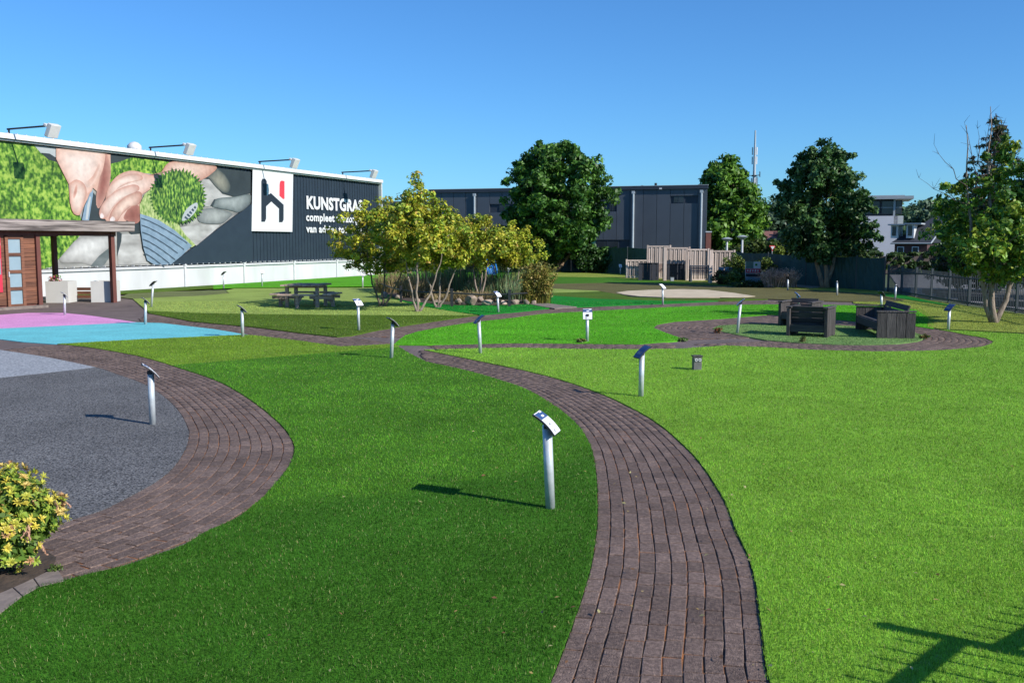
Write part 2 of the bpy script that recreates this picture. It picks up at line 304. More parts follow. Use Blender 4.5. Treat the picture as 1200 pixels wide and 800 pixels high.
def grow_blades():
    """short turf fibres, thinned out with distance like the grain one can still see"""
    idx = 0
    for poly, key, z in BLADES:
        P = np.array(poly); x0, y0 = P.min(0); x1, y1 = P.max(0); y0 = max(y0, 3.2); y1 = min(y1, 34)
        if y1 <= y0: continue
        c = np.array(TURF[key]); allV = []; allT = []
        ys = y0
        while ys < y1:                        # rows of growing depth
            ye = min(ys * 1.12 + 0.05, y1); D = (ys + ye) / 2
            hx = D * 0.60 + 0.8; a = max(x0, -hx); b = min(x1, hx)
            if b > a:
                dens = 15000 * (5.5 / max(D, 5.5)) ** 2.1
                n = int(dens * (b - a) * (ye - ys)); X = rng.uniform(a, b, n); Y = rng.uniform(ys, ye, n)
                k = pip(poly, X, Y); X = X[k] + rng.normal(0, 0.009, int(k.sum())); Y = Y[k] + rng.normal(0, 0.009, int(k.sum())); n = len(X)
                if n:
                    wd = 0.0036 * max(D / 5.5, 1) ** 0.9; h = rng.uniform(0.008, 0.024, n)
                    lx = rng.normal(0, 0.006, n) + (vnoise(X, Y, 0.35, 3) - 0.5) * 0.012; ly = rng.normal(0, 0.006, n) + (vnoise(X, Y, 0.35, 5) - 0.5) * 0.012
                    an = rng.uniform(0, PI, n); dx = np.cos(an) * wd / 2; dy = np.sin(an) * wd / 2
                    if key == 'right':
                        for cr_ in CREASE:
                            for (p_, q_) in zip(cr_[:-1], cr_[1:]):
                                e_ = q_ - p_; L2 = (e_ ** 2).sum(); u_ = ((X - p_[0]) * e_[0] + (Y - p_[1]) * e_[1]) / L2; ok = (u_ >= 0) & (u_ < 1)
                                dd_ = ((X - p_[0]) * e_[1] - (Y - p_[1]) * e_[0]) / math.sqrt(L2); dd_ = np.where(e_[0] > 0, -dd_, dd_)
                                h = np.where(ok & (dd_ > 0) & (dd_ < 0.05), h * 1.5, h); h = np.where(ok & (dd_ <= 0) & (dd_ > -0.06), h * 0.4, h)
                    V = np.stack([np.stack([X - dx, Y - dy, np.full(n, z - 0.002)], 1), np.stack([X + dx, Y + dy, np.full(n, z - 0.002)], 1),
                                  np.stack([X + lx, Y + ly, z + h], 1)], 1).reshape(-1, 3)
                    pat = 0.62 + 0.30 * vnoise(X, Y, 0.9, 11) + 0.26 * vnoise(X, Y, 0.26, 12) + 0.26 * vnoise(X, Y, 0.07, 13)
                    br = (pat * rng.uniform(0.45, 1.6, n))[:, None]
                    br *= (0.84 + 0.20 * vnoise(X * 0.45, Y, 1.6, 21) + 0.16 * vnoise(X * 0.3, Y, 0.45, 22))[:, None]
                    cc_ = np.repeat(c[None], n, 0)
                    if key in ('near', 'mid'):
                        d_ = SEAM(X, Y) + 0.5 * (vnoise(X, Y, 0.8, 31) - 0.5) + 0.25 * (vnoise(X, Y, 0.2, 32) - 0.5); t_ = np.clip(d_ / 0.5 + 0.5, 0, 1)[:, None]
                        cc_ = np.array(TURF['near']) * (1 - t_) + np.array(TURF['mid']) * t_
                    T = cc_ * br; straw = rng.random(n) < (0.065 if key == 'right' else 0.04)  # pale straw fibres; the right lawn's extra share paints glints of light
                    T[straw] = np.array([0.36, 0.40, 0.16]) * rng.uniform(0.7, 1.1, (straw.sum(), 1))  # straw fibres; on the right lawn partly painted glints
                    T[:, 0] *= rng.uniform(0.8, 1.25, n)
                    allV.append(V); allT.append(T)
            ys = ye
        if allV:
            V = np.concatenate(allV); T = np.concatenate(allT); F = np.arange(len(V)).reshape(-1, 3)
            o = npmesh('grass_blades', V, F, M['blade'], tint=T, k=3)
            tag(o, BLABEL[key], 'grass', kind='stuff')
BLABEL = {'near': 'deep green artificial grass fibres in the foreground between the two curved paths', 'mid': 'medium green artificial grass fibres in the middle of the lawn left of the main path',
          'olive': 'olive green artificial grass fibres below the cyan surface', 'right': 'light green artificial grass fibres on the big lawn right of the main path',
          'vivid': 'vivid green artificial grass fibres around the seating circle', 'dark_olive': 'dark olive artificial grass fibres in front of the picnic table lawn',
          'pale': 'pale green artificial grass fibres around the picnic table', 'emerald': 'emerald green artificial grass fibres in front of the pond', 'brown': 'brown artificial grass fibres',
          'leafy': 'yellowish green grass fibres along the bar fence', 'oval': 'soft green artificial grass fibres under the dark timber seats', 'greyolive': 'grey olive artificial grass fibres by the white wall', 'litter': 'litter strewn grass'}

# ---- the ground itself
o = sheet('ground', [(-1500, -400), (1500, -400), (1500, 3000), (-1500, 3000)], -0.06, M['ground']); tag(o, kind='structure')
o = sheet('road', [(15.6, 0), (15.55, 27), (16.8, 41.5), (25, 64), (120, 64), (120, 0)], -0.03, M['asphalt']); tag(o, kind='structure')
# worn brick paving that lies under all the patches
def brick_sheet_mat():
    m = bpy.data.materials.new('brick_paving'); m.use_nodes = True; t = m.node_tree; N = t.nodes; L = t.links; b = N['Principled BSDF']
    b.inputs['Roughness'].default_value = 0.88
    g = N.new('ShaderNodeNewGeometry'); bt = N.new('ShaderNodeTexBrick'); L.new(g.outputs['Position'], bt.inputs[0])
    bt.inputs['Scale'].default_value = 1; bt.inputs['Brick Width'].default_value = 0.21; bt.inputs['Row Height'].default_value = 0.105
    bt.inputs['Mortar Size'].default_value = 0.005; bt.inputs['Color1'].default_value = (0.155, 0.117, 0.106, 1); bt.inputs['Color2'].default_value = (0.115, 0.086, 0.08, 1)
    bt.inputs['Mortar'].default_value = (0.06, 0.035, 0.022, 1)
    n = N.new('ShaderNodeTexNoise'); n.inputs['Scale'].default_value = 1.3; n.inputs['Detail'].default_value = 7; L.new(g.outputs['Position'], n.inputs[0])
    mr = N.new('ShaderNodeMapRange'); mr.inputs[1].default_value = 0.3; mr.inputs[2].default_value = 0.7; mr.inputs[3].default_value = 0.8; mr.inputs[4].default_value = 1.2; L.new(n.outputs[0], mr.inputs[0])
    cm = N.new('ShaderNodeCombineColor'); [L.new(mr.outputs[0], cm.inputs[k]) for k in range(3)]
    x = N.new('ShaderNodeMix'); x.data_type = 'RGBA'; x.blend_type = 'MULTIPLY'; x.inputs[0].default_value = 1
    L.new(bt.outputs[0], x.inputs[6]); L.new(cm.outputs[0], x.inputs[7]); L.new(x.outputs[2], b.inputs['Base Color'])
    return m
M['paving'] = brick_sheet_mat()
o = sheet('pavement', [(-30, 0.5), (14.9, 0.5), (14.9, 38.5), (-30, 38.5)], 0.0, M['paving']); tag(o, kind='structure')

# ---- traced edges of the two near paths
mainL = gp([(462, 404), (500, 425), (550, 436), (597, 450), (622, 460), (647, 475), (667, 490), (682, 506), (691, 522), (696, 540), (699, 565), (700, 600), (699, 620), (694, 657), (686, 687), (675, 722), (660, 762), (646, 798)]) + [(0.05, 3.95), (-0.12, 3.3), (-0.35, 2.5)]
mainR = gp([(470, 402.5), (497, 411), (600, 432), (642, 442), (672, 451), (710, 465), (745, 482), (770, 497), (792, 515), (817, 540), (835, 565), (850, 590), (862, 622), (877, 655), (886, 687), (891, 725), (895, 755), (899, 790)]) + [(1.17, 3.95), (1.05, 3.3), (0.85, 2.5)]
mainL = [tuple(p) for p in crom(mainL[1:], 5)]; mainL = [tuple(G(462, 404))] + [tuple(G(480, 415))] + mainL
mainR = [tuple(p) for p in crom(mainR[1:], 5)]
leftI = gp([(0, 410.5), (54, 419), (112, 431), (135, 438.5), (168, 450.5), (192, 465.5), (210, 483.5), (219, 500), (221.5, 512), (216, 530), (201, 551), (180, 567.5), (150, 584), (120, 599), (75, 613.5), (38, 628), (0, 645), (-60, 670)])
leftO = gp([(0, 398), (67, 404), (99, 407), (162, 418), (216, 434), (255, 447.5), (285, 464), (312, 483.5), (333, 503), (343.5, 519.5), (345, 530), (340.5, 545), (330, 560), (309, 584), (279, 608), (242, 625), (217, 640), (185, 652), (147, 665), (105, 675), (73, 683.5), (45, 691), (28, 702), (0, 723), (-50, 770)])
leftI = [tuple(p) for p in crom(leftI, 5)]; leftO = [tuple(p) for p in crom(leftO, 5)]

# ---- coloured patches
A_all = leftO[10:] + [(-4.2, 4.2), (-3.4, 2.5)] + list(reversed(mainL))
split_mid = gp([(697, 535), (640, 545), (540, 566), (470, 580), (400, 594), (330, 604), (279, 608)])
def clip_poly(poly, f):                       # keep the side where f(p) > 0 (a straight cut)
    out = []
    for i in range(len(poly)):
        a = poly[i]; b = poly[(i + 1) % len(poly)]; fa = f(a); fb = f(b)
        if fa > 0: out.append(a)
        if (fa > 0) != (fb > 0):
            t = fa / (fa - fb); out.append((a[0] + (b[0] - a[0]) * t, a[1] + (b[1] - a[1]) * t))
    return out
def line_fn(p, q):
    p = Vector(p); q = Vector(q); d = q - p
    return lambda r: d.x * (r[1] - p.y) - d.y * (r[0] - p.x)
Lall = [tuple(G(72, 405))] + leftO[8:]
body = [tuple(G(67, 404))] + leftO[10:] + [(-4.2, 4.2), (-3.4, 2.5)] + list(reversed(mainL)) + gp([(400, 407), (350, 400), (300, 394), (287, 393), (175, 398)])
c1a, c1b = G(279, 606), G(700, 533)           # cut between the two green tones
c2a, c2b = G(205, 429), G(420, 411.5)
f1 = line_fn(c1a, c1b); f2 = line_fn(c2a, c2b)
turf(clip_poly(body, lambda r: -f1(r)), 'near')
turf(clip_poly(clip_poly(body, f1), lambda r: -f2(r)), 'mid')
turf(clip_poly(body, f2), 'olive')
# big right lawn
ringo_low = gp([(600, 408.5), (675, 410), (750, 410.5), (800, 409.5), (850, 406), (900, 408), (950, 411), (1025, 413), (1075, 412.5), (1112, 411), (1150, 407.5), (1162, 404), (1164, 401), (1155, 397), (1137, 394), (1112, 389), (1100, 387)])
B = mainR[:] + [(9, 2.5), (14.9, 6), (14.9, 20)] + gp([(1600, 396), (1300, 394.5), (1200, 392.5)]) + list(reversed(ringo_low)) + gp([(550, 409.5)])
turf(B, 'right')
# vivid island between the thin path and the upper path
turf(gp([(462, 404.5), (468, 399), (475, 394), (490, 389.5), (512, 385), (550, 379), (600, 373.5), (637, 368.5), (700, 365), (775, 361), (850, 358), (900, 357.5), (940, 357.5), (1000, 358.5), (1040, 360), (1080, 363), (1094, 373), (1094, 386.5), (1072, 383), (1040, 380), (1000, 377), (960, 373.5), (940, 371.5), (900, 369.5), (862, 372.8), (825, 375.5), (790, 377.5), (770, 381), (765.5, 385), (775, 389), (787, 393.5), (802, 398.5), (795, 400.3), (782, 401.5), (750, 404), (700, 403.5), (600, 402.5), (500, 405)]), 'vivid')
oval = gp([(835, 386), (842, 382.5), (870, 381), (900, 380.6), (940, 380.8), (982, 382), (1030, 385), (1065, 389), (1082, 394), (1084, 397), (1075, 401), (1050, 404), (1010, 405), (975, 404.5), (940, 403), (900, 400), (875, 395.5), (850, 390.5)])
turf(oval, 'oval')
# right lawn by the fence
fence_px = [(1036, 342), (1040.5, 343), (1056, 345.5), (1073, 349), (1091, 352.5), (1112, 356), (1135, 359.5), (1160, 363), (1200, 369.5), (1260, 381), (1330, 396)]
turf(gp([(1000, 352), (1036, 344)] + fence_px[1:] + [(1500, 430)]) + [(14.9, 14)] + gp([(1600, 394.5), (1300, 393.2), (1200, 391.2), (1100, 386), (1087, 384), (1088, 373), (1074, 364), (1040, 358.5), (1000, 356)]), 'leafy')
# left lawn round the picnic table
turf(gp([(156, 351), (175, 349), (225, 348), (269, 344.5), (265, 341), (275, 338.5), (442, 337.5), (448, 346), (470, 354), (500, 361), (530, 366), (560, 370.3), (487, 370.5), (400, 370), (300, 369), (225, 367.5), (172, 365)]), 'pale')
turf(gp([(172, 365.2), (225, 367.6), (300, 369.2), (400, 370.1), (487, 370.6), (560, 370.4), (525, 375), (475, 382.5), (437, 389), (407, 395), (395, 396), (350, 391), (300, 384.5), (225, 377.5), (175, 368)]), 'dark_olive')
turf(gp([(140, 349), (150, 345), (200, 342), (262, 341), (268, 344), (240, 347), (180, 349.5), (156, 351)]), 'greyolive', blades=False)
turf(gp([(60, 345), (139, 341.5), (250, 334.6), (250, 338), (200, 341), (150, 344), (60, 350)]), 'dark_olive', blades=False)
turf(gp([(250, 334.6), (335, 329.2), (437, 322.6), (520, 316), (600, 319), (600, 327), (520, 330), (448, 335.5), (275, 337.4), (250, 338.5)]), 'vivid', blades=False)
turf(gp([(448, 337), (520, 331), (600, 328), (640, 334), (644, 347), (700, 350), (775, 352.5), (850, 353), (775, 356.6), (700, 359.6), (645, 362), (600, 367), (562, 369.8), (530, 365.8), (500, 360.8), (470, 353.8), (449, 346)]), 'emerald')
turf(gp([(644, 347), (644, 343.5), (700, 342), (722, 344.8), (740, 349), (800, 351), (880, 350.5), (900, 351.6), (850, 353.4), (775, 353.4), (700, 351)]), 'dark_olive', blades=False)
turf(gp([(600, 340), (644, 338.8), (700, 341.6), (704, 342.4), (644, 344), (600, 345)]), 'pale', blades=False)
turf(gp([(600, 333), (700, 332), (760, 332), (840, 335), (900, 337.5), (960, 341), (1040, 346), (1062, 352), (1045, 355), (960, 353.4), (900, 351.4), (880, 351), (722, 345.5), (704, 342.2), (700, 341.5), (644, 338.7), (600, 340)]), 'brown', blades=False)
turf(gp([(600, 326), (644, 325), (715, 326), (760, 329), (840, 334), (905, 337.6), (840, 335.4), (760, 332.4), (700, 332.4), (644, 333.4), (600, 333.4)]), 'mid', blades=False)
turf(gp([(600, 319), (645, 317), (735, 321.5), (860, 330), (950, 336), (1036, 342), (1050, 345), (1040, 346.3), (960, 341.2), (900, 337.4), (840, 333.8), (760, 328.8), (715, 325.8), (644, 324.8), (600, 325.8)]), 'leafy', blades=False)
turf(gp([(1030, 343.5), (1060, 347.5), (1090, 354), (1112, 358.3), (1125, 361.5), (1095, 356.8), (1060, 351.5), (1036, 348)]), 'emerald', blades=False)
# sand bed
o = sheet('sand_pit', gp([(722, 344), (735, 342.2), (760, 341), (800, 340), (830, 341), (860, 344.5), (885, 348.5), (872, 349.6), (830, 349.8), (780, 349.6), (750, 348.5), (732, 346.5)]), ZL[0] + 0.010, M['sand'], 0.03); tag(o, kind='structure')
# rubber surfaces
o = sheet('rubber_surface', gp([(-60, 370), (0, 369.2), (32, 367), (75, 367), (105, 370), (140, 375), (160, 378), (0, 385.2), (-60, 387.5)]), 0.012, M['rubber_pink'], 0.02); tag(o, kind='structure')
o = sheet('rubber_surface', gp([(-60, 387.7), (0, 385.4), (160, 378.1), (190, 379), (250, 386), (290, 392.6), (175, 398), (67, 404), (25, 401), (0, 398), (-60, 396)]), 0.013, M['rubber_cyan'], 0.02); tag(o, kind='structure')
gz = gp([(-60, 447), (0, 443.6), (60, 437), (112, 431)])
dk = leftI[10:] + [tuple(G(-200, 700)), tuple(G(-200, 455))] + gz[:-1]
o = sheet('rubber_surface', dk, 0.012, M['rubber_dark'], 0.02); tag(o, kind='structure')
o = sheet('rubber_surface', [tuple(G(-60, 404))] + leftI[:11] + list(reversed(gz))[1:], 0.013, M['rubber_grey'], 0.02); tag(o, kind='structure')
o = sheet('flagstone', gp([(618, 357), (640, 356.6), (676, 361), (650, 363), (632, 360)]), ZL[0] + 0.006, M['concrete'], 0.03); tag(o, kind='structure')
# flower bed and edging stones at the lower left
o = sheet('flower_bed', gp([(-80, 660), (0, 647), (42, 640), (66, 655), (62, 668), (40, 680), (0, 698), (-80, 730)]), 0.016, M['earth'], 0.02); tag(o, kind='structure')
ko = [(40, 681), (66, 668), (76, 684), (47, 691)], [(16, 692), (39, 681.5), (46, 691.5), (27, 702)], [(-12, 704), (15, 692.5), (26, 702.6), (0, 723)], [(-60, 730), (-13, 704.5), (-2, 723), (-45, 768)]
kr = tag(link('kerb', None), kind='structure')
for q in ko:
    mb = MB(); mb.prism([tuple(p) for p in gp(q)][::-1], 0.0, 0.024); mb.build('kerb_stone', M['concrete'], kr, bevel=0.004)
grow_blades()

# ---- bricks laid in courses that follow the curve
def dense(P, step=0.05):
    P = [np.array(p, float) for p in P]; out = [P[0]]
    for a, b in zip(P[:-1], P[1:]):
        n = max(1, int(np.hypot(*(b - a)) / step))
        for k in range(1, n + 1): out.append(a + (b - a) * k / n)
    return np.array(out)
brick_me = None
def brick_mesh():
    mb = MB(); x, y = 0.5, 0.5; ix, iy = 0.485, 0.465
    V = [(-x, -y, -0.02), (x, -y, -0.02), (x, y, -0.02), (-x, y, -0.02), (-x, -y, -0.003), (x, -y, -0.003), (x, y, -0.003), (-x, y, -0.003), (-ix, -iy, 0), (ix, -iy, 0), (ix, iy, 0), (-ix, iy, 0)]
    F = [(0, 1, 5, 4), (1, 2, 6, 5), (2, 3, 7, 6), (3, 0, 4, 7), (4, 5, 9, 8), (5, 6, 10, 9), (6, 7, 11, 10), (7, 4, 8, 11), (8, 9, 10, 11)]
    me = bpy.data.meshes.new('brick'); me.from_pydata(V, [], F); me.materials.append(M['brick']); return me
brick_me = brick_mesh()
def courses(A, Bp, n, name_root, parts=0, top=0.0115, keep=None, bed=True, ln=0.21, visible=1e9):
    a = dense(A); b = dense(Bp); rows = []
    for p in a:
        d = np.hypot(*(b - p).T); rows.append(b[d.argmin()])
    b2 = np.array(rows); k = np.ones(9) / 9
    for c in range(2):
        pad = np.pad(b2[:, c], 4, mode='edge'); b2[:, c] = np.convolve(pad, k, 'valid')
    root = tag(link(name_root, None), kind='structure')
    m = len(a); V = np.zeros((2 * m, 3)); V[:m, :2] = a; V[m:, :2] = b2; V[:, 2] = top - 0.0065
    F = [(i, i + 1, m + i + 1, m + i) for i in range(m - 1)]
    npmesh('joint_bed', V, F, M['soil'], root)
    out = []
    for j in range(n):
        f = (j + 0.5) / n; c = a + (b2 - a) * f; seg = np.hypot(*np.diff(c, axis=0).T); s = np.concatenate([[0], np.cumsum(seg)])
        wloc = np.hypot(*(b2 - a).T) / n
        t = -ln * random.random()
        while t < s[-1] - ln * 0.3:
            L_ = ln * random.uniform(0.97, 1.03); tc = t + L_ / 2
            if tc > 0:
                x = np.interp(tc, s, c[:, 0]); y = np.interp(tc, s, c[:, 1]); w_ = np.interp(tc, s, wloc)
                x2 = np.interp(tc + 0.04, s, c[:, 0]); y2 = np.interp(tc + 0.04, s, c[:, 1]); x1 = np.interp(tc - 0.04, s, c[:, 0]); y1 = np.interp(tc - 0.04, s, c[:, 1])
                out.append((x, y, math.atan2(y2 - y1, x2 - x1) + random.gauss(0, 0.018), L_ - random.uniform(0.009, 0.015), w_ - random.uniform(0.005, 0.012), top + random.gauss(0, 0.0012)))
            t += L_
    vis = lambda q: q[1] > 4.3 and abs(q[0]) < 0.54 * q[1] + 0.1
    out.sort(key=lambda q: (not vis(q), q[1]))
    V0 = np.array([v.co[:] for v in brick_me.vertices]); F0 = np.array([p.vertices[:] for p in brick_me.polygons]); VV = []; FF = []
    for i, q in enumerate(out):
        if i < parts:
            o = bpy.data.objects.new('brick', brick_me); COL.objects.link(o); o.parent = root
            o.location = (q[0], q[1], q[5]); o.rotation_euler = (random.gauss(0, 0.006), random.gauss(0, 0.006), q[2]); o.scale = (q[3], q[4], 1)
        else:
            c, s_ = math.cos(q[2]), math.sin(q[2]); W = V0 * np.array([q[3], q[4], 1])
            W = np.stack([W[:, 0] * c - W[:, 1] * s_ + q[0], W[:, 0] * s_ + W[:, 1] * c + q[1], W[:, 2] + q[5]], 1)
            FF.append(F0 + 12 * len(VV)); VV.append(W)
    if VV: tag(npmesh('brickwork', np.concatenate(VV), np.concatenate(FF), M['brick'], root), kind='stuff')
    return root
courses(mainR, mainL[2:], 10, 'path', parts=300)
courses(leftI, leftO[2:], 10, 'path', parts=300, visible=12)
# ring round the seats and the thin paths: same bricks, too small to pick apart
ring_out = gp([(802, 398.5), (787, 393.5), (775, 389), (765.5, 385), (770, 381), (790, 377.5), (825, 375.5), (862, 372.8), (900, 369.7), (940, 371.7), (1000, 377.2), (1040, 380.2), (1072, 383.2), (1112, 389), (1137, 394), (1155, 397), (1164, 401), (1162, 404), (1150, 407.5), (1112, 411), (1075, 412.5), (1025, 413), (950, 411), (900, 408), (850, 406), (815, 404)])
oc = oval + [oval[0]]
courses([tuple(p) for p in crom(ring_out, 4)], [tuple(p) for p in crom(oc, 4)], 10, 'path')
courses(gp([(500, 405.2), (600, 402.7), (700, 403.6), (750, 404.1), (782, 401.6)]), gp([(520, 410), (600, 408.3), (675, 409.8), (750, 410.3), (790, 410)]), 8, 'path')
courses(gp([(478, 396), (490, 389.7), (512, 385.2), (550, 379.2), (600, 373.7), (637, 368.7), (700, 365.2), (775, 361.2), (850, 358.2), (940, 357.7)]), gp([(412, 395), (437, 389), (475, 382.5), (525, 375), (562, 370), (600, 367), (645, 362.2), (700, 359.8), (775, 356.8), (850, 353.6), (900, 352), (940, 353.2)]), 10, 'path')
courses(gp([(175, 368.2), (225, 377.7), (300, 384.7), (350, 391.2), (395, 396.2), (412, 395), (460, 403)]), gp([(165, 377), (190, 379), (250, 386), (290, 393), (300, 394), (350, 400), (400, 407.5), (462, 414)]), 10, 'path')

# ------------------------------------------------------------------ vegetation
def leafcloud(name, P, size, cols, parent, m=None, per=60, spread=0.35, flat=0.7, up=0.35, aspect=1.7, var=0.25, hang=0.0, seed=1, tipcol=None, tipp=0.0):
    """P (n,3) clump centres; every clump carries `per` small folded leaves"""
    r = np.random.default_rng(seed); n = len(P); N = n * per
    C = np.repeat(np.asarray(P), per, 0); sp = np.repeat(r.uniform(0.6, 1.25, n) * spread, per)
    d = r.normal(0, 1, (N, 3)); d /= np.linalg.norm(d, axis=1)[:, None]
    d *= (r.random(N) ** 0.45)[:, None]; d[:, 2] *= flat
    c = C + d * sp[:, None]
    nrm = d * 0.9 + r.normal(0, 0.55, (N, 3)); nrm[:, 2] += up; nrm /= np.linalg.norm(nrm, axis=1)[:, None]
    t = r.normal(0, 1, (N, 3)); t[:, 2] -= hang; t -= nrm * (t * nrm).sum(1)[:, None]; t /= np.linalg.norm(t, axis=1)[:, None]
    b = np.cross(nrm, t); s = size * r.uniform(0.6, 1.3, N)
    L_ = (s * 0.5 * aspect)[:, None]; W = (s * 0.5)[:, None]
    a0 = c - t * L_; a2 = c + t * L_; f = nrm * (s * 0.18)[:, None]
    a1 = c + b * W * 0.9 - t * L_ * 0.1 + f; a3 = c - b * W * 0.9 - t * L_ * 0.1 + f
    V = np.stack([a0, a1, a2, a3], 1).reshape(-1, 3); F = np.arange(N * 4).reshape(-1, 4)
    cols = np.asarray(cols, float); ci = np.repeat(r.integers(0, len(cols), n), per); mix = r.integers(0, len(cols), N)
    ci = np.where(r.random(N) < 0.45, mix, ci)
    T = cols[ci] * np.repeat(r.uniform(1 - var, 1 + var, n), per)[:, None] * r.uniform(1 - var, 1 + var, N)[:, None]
    if tipcol is not None:
        k = (r.random(N) < tipp); T[k] = np.asarray(tipcol) * r.uniform(0.7, 1.2, (k.sum(), 1))
    return npmesh(name, V, F, m or M['leaf'], parent, tint=T)
def bez(a, b, bend, n=7, wob=0.0):
    a = Vector(a); b = Vector(b); m = (a + b) / 2 + Vector(bend); out = []
    for i in range(n):
        t = i / (n - 1); p = a * (1 - t) ** 2 + m * 2 * t * (1 - t) + b * t * t
        if 0 < i < n - 1 and wob: p += Vector((random.gauss(0, wob), random.gauss(0, wob), random.gauss(0, wob * 0.5)))
        out.append(p)
    return out
def make_tree(label, loc, H, prof, stems, leafsize, nclump, per, cols, bark='bark_dark', base=0.0, spread=0.4, lump=0.12, seed=1, group=None, name='broadleaf_tree', nbr=26,
              trunk_r=0.12, flat=0.75, lean=(0, 0), var=0.25, sq=1.0, tipcol=None, tipp=0, up=0.35, fork=0.45, interior=0.25, gaps=0.0):
    """prof: list of (height fraction, radius) of the crown's outline; stems: list of (x, y) where stems reach into the crown"""
    random.seed(seed); r = np.random.default_rng(seed)
    root = thing(name, label, 'tree', (loc[0], loc[1], 0), 0, group)
    zs = [p[0] * H for p in prof]; rs = [p[1] for p in prof]
    ph = r.uniform(0, 6.28, 8)
    def R(z, a):
        k = 1 + lump * (math.sin(3 * a + ph[0] + z * 1.1) + 0.7 * math.sin(5 * a + ph[1] - z * 1.9) + 0.6 * math.sin(2 * a + ph[2] + z * 2.7))
        return np.interp(z, zs, rs) * k
    P = []
    area = np.array([max(0.03, np.interp(z, zs, rs)) for z in np.linspace(zs[0], zs[-1], 200)]); cdf = np.cumsum(area); cdf /= cdf[-1]
    holes = [(r.uniform(0, 2 * PI), r.uniform(zs[0], zs[-1]), r.uniform(0.3, 0.7)) for _ in range(int(gaps))]
    while len(P) < nclump:
        z = float(np.interp(r.random(), cdf, np.linspace(zs[0], zs[-1], 200))); a = r.uniform(0, 2 * PI); Rm = R(z, a)
        q = min(1.14, 0.88 + r.normal(0, 0.13)) if r.random() > interior else r.uniform(0.1, 0.8)
        a += 0.16 * math.sin(7 * a + ph[3]); z += 0.035 * H * math.sin(6 * a + ph[4] + z * 0.7) * (z > zs[0] + 0.2 * H)
        if any(abs((a - h[0] + PI) % (2 * PI) - PI) * Rm < h[2] and abs(z - h[1]) < h[2] * 0.8 for h in holes) and q > 0.4: continue
        P.append((math.cos(a) * Rm * q * sq + lean[0] * z / H, math.sin(a) * Rm * q + lean[1] * z / H, z + r.normal(0, 0.05)))
    P = np.array(P)
    mb = MB(); sp = []
    for i, st in enumerate(stems):
        top = Vector((st[0], st[1], H * (st[2] if len(st) > 2 else 0.86)))
        b0 = Vector((random.uniform(-1, 1) * trunk_r * 0.5 * (len(stems) > 1), random.uniform(-1, 1) * trunk_r * 0.5 * (len(stems) > 1), -0.05))
        pts = bez(b0, top, (st[0] * 0.45, st[1] * 0.45, -H * 0.06), 12, wob=H * 0.006)
        rr = [trunk_r * (1 - 0.9 * (k / 11) ** 0.8) * (1.35 if k == 0 else 1) for k in range(12)]
        mb.tube(pts, rr, 8); sp += [(p, rr[k]) for k, p in enumerate(pts) if k > 3]
    sel = r.choice(len(P), min(nbr, len(P)), replace=False)
    for k in sel:
        t = Vector(P[k]); c = [q for q in sp if q[0].z < t.z - 0.1 * H * 0.5] or sp
        p, rad = min(c, key=lambda q: (q[0] - t).length + 0.35 * abs(q[0].z - t.z + H * 0.12))
        pts = bez(p, t, (0, 0, -0.02 * H), 5, wob=H * 0.006); mb.tube(pts, [max(rad * 0.5, 0.012) * (1 - 0.85 * j / 4) for j in range(5)], 5)
    mb.build('trunk', M[bark], root, smooth=True)
    leafcloud('crown', P, leafsize, cols, root, per=per, spread=spread, flat=flat, seed=seed, var=var, tipcol=tipcol, tipp=tipp, up=up)
    return root
def shrub(name, label, loc, w, d, h, cols, leafsize=0.06, n=90, per=60, seed=1, cat='shrub', group=None, stems=8, base=0.02, rotz=0, up=0.35, spread=None, bark='bark_dark', box=False, kind=None):
    random.seed(seed); r = np.random.default_rng(seed)
    root = thing(name, label, cat, (loc[0], loc[1], 0), rotz, group); P = []
    for _ in range(n):
        if box: P.append((r.uniform(-w / 2, w / 2), r.uniform(-d / 2, d / 2), r.uniform(base, h) ))
        else:
            v = r.normal(0, 1, 3); v /= np.linalg.norm(v); q = r.random() ** 0.3; lum = 1 + 0.15 * math.sin(4 * math.atan2(v[1], v[0]) + seed) + r.normal(0, 0.06)
            P.append((v[0] * w / 2 * q * lum * 0.9, v[1] * d / 2 * q * lum * 0.9, base + (h - base) * (0.5 + 0.45 * v[2] * q * lum)))
    P = np.array(P); mb = MB()
    for k in range(stems):
        t = P[r.integers(0, len(P))]; mb.tube(bez((t[0] * 0.2, t[1] * 0.2, -0.03), t, (0, 0, 0), 5, wob=0.02), [0.02 * max(h, .6), .016 * max(h, .6), .012 * max(h, .6), .008, .004], 5)
    mb.build('stem', M[bark], root)
    leafcloud('foliage', P, leafsize, cols, root, per=per, spread=spread or 0.16 * max(w, h) ** 0.7, seed=seed, up=up)
    return root
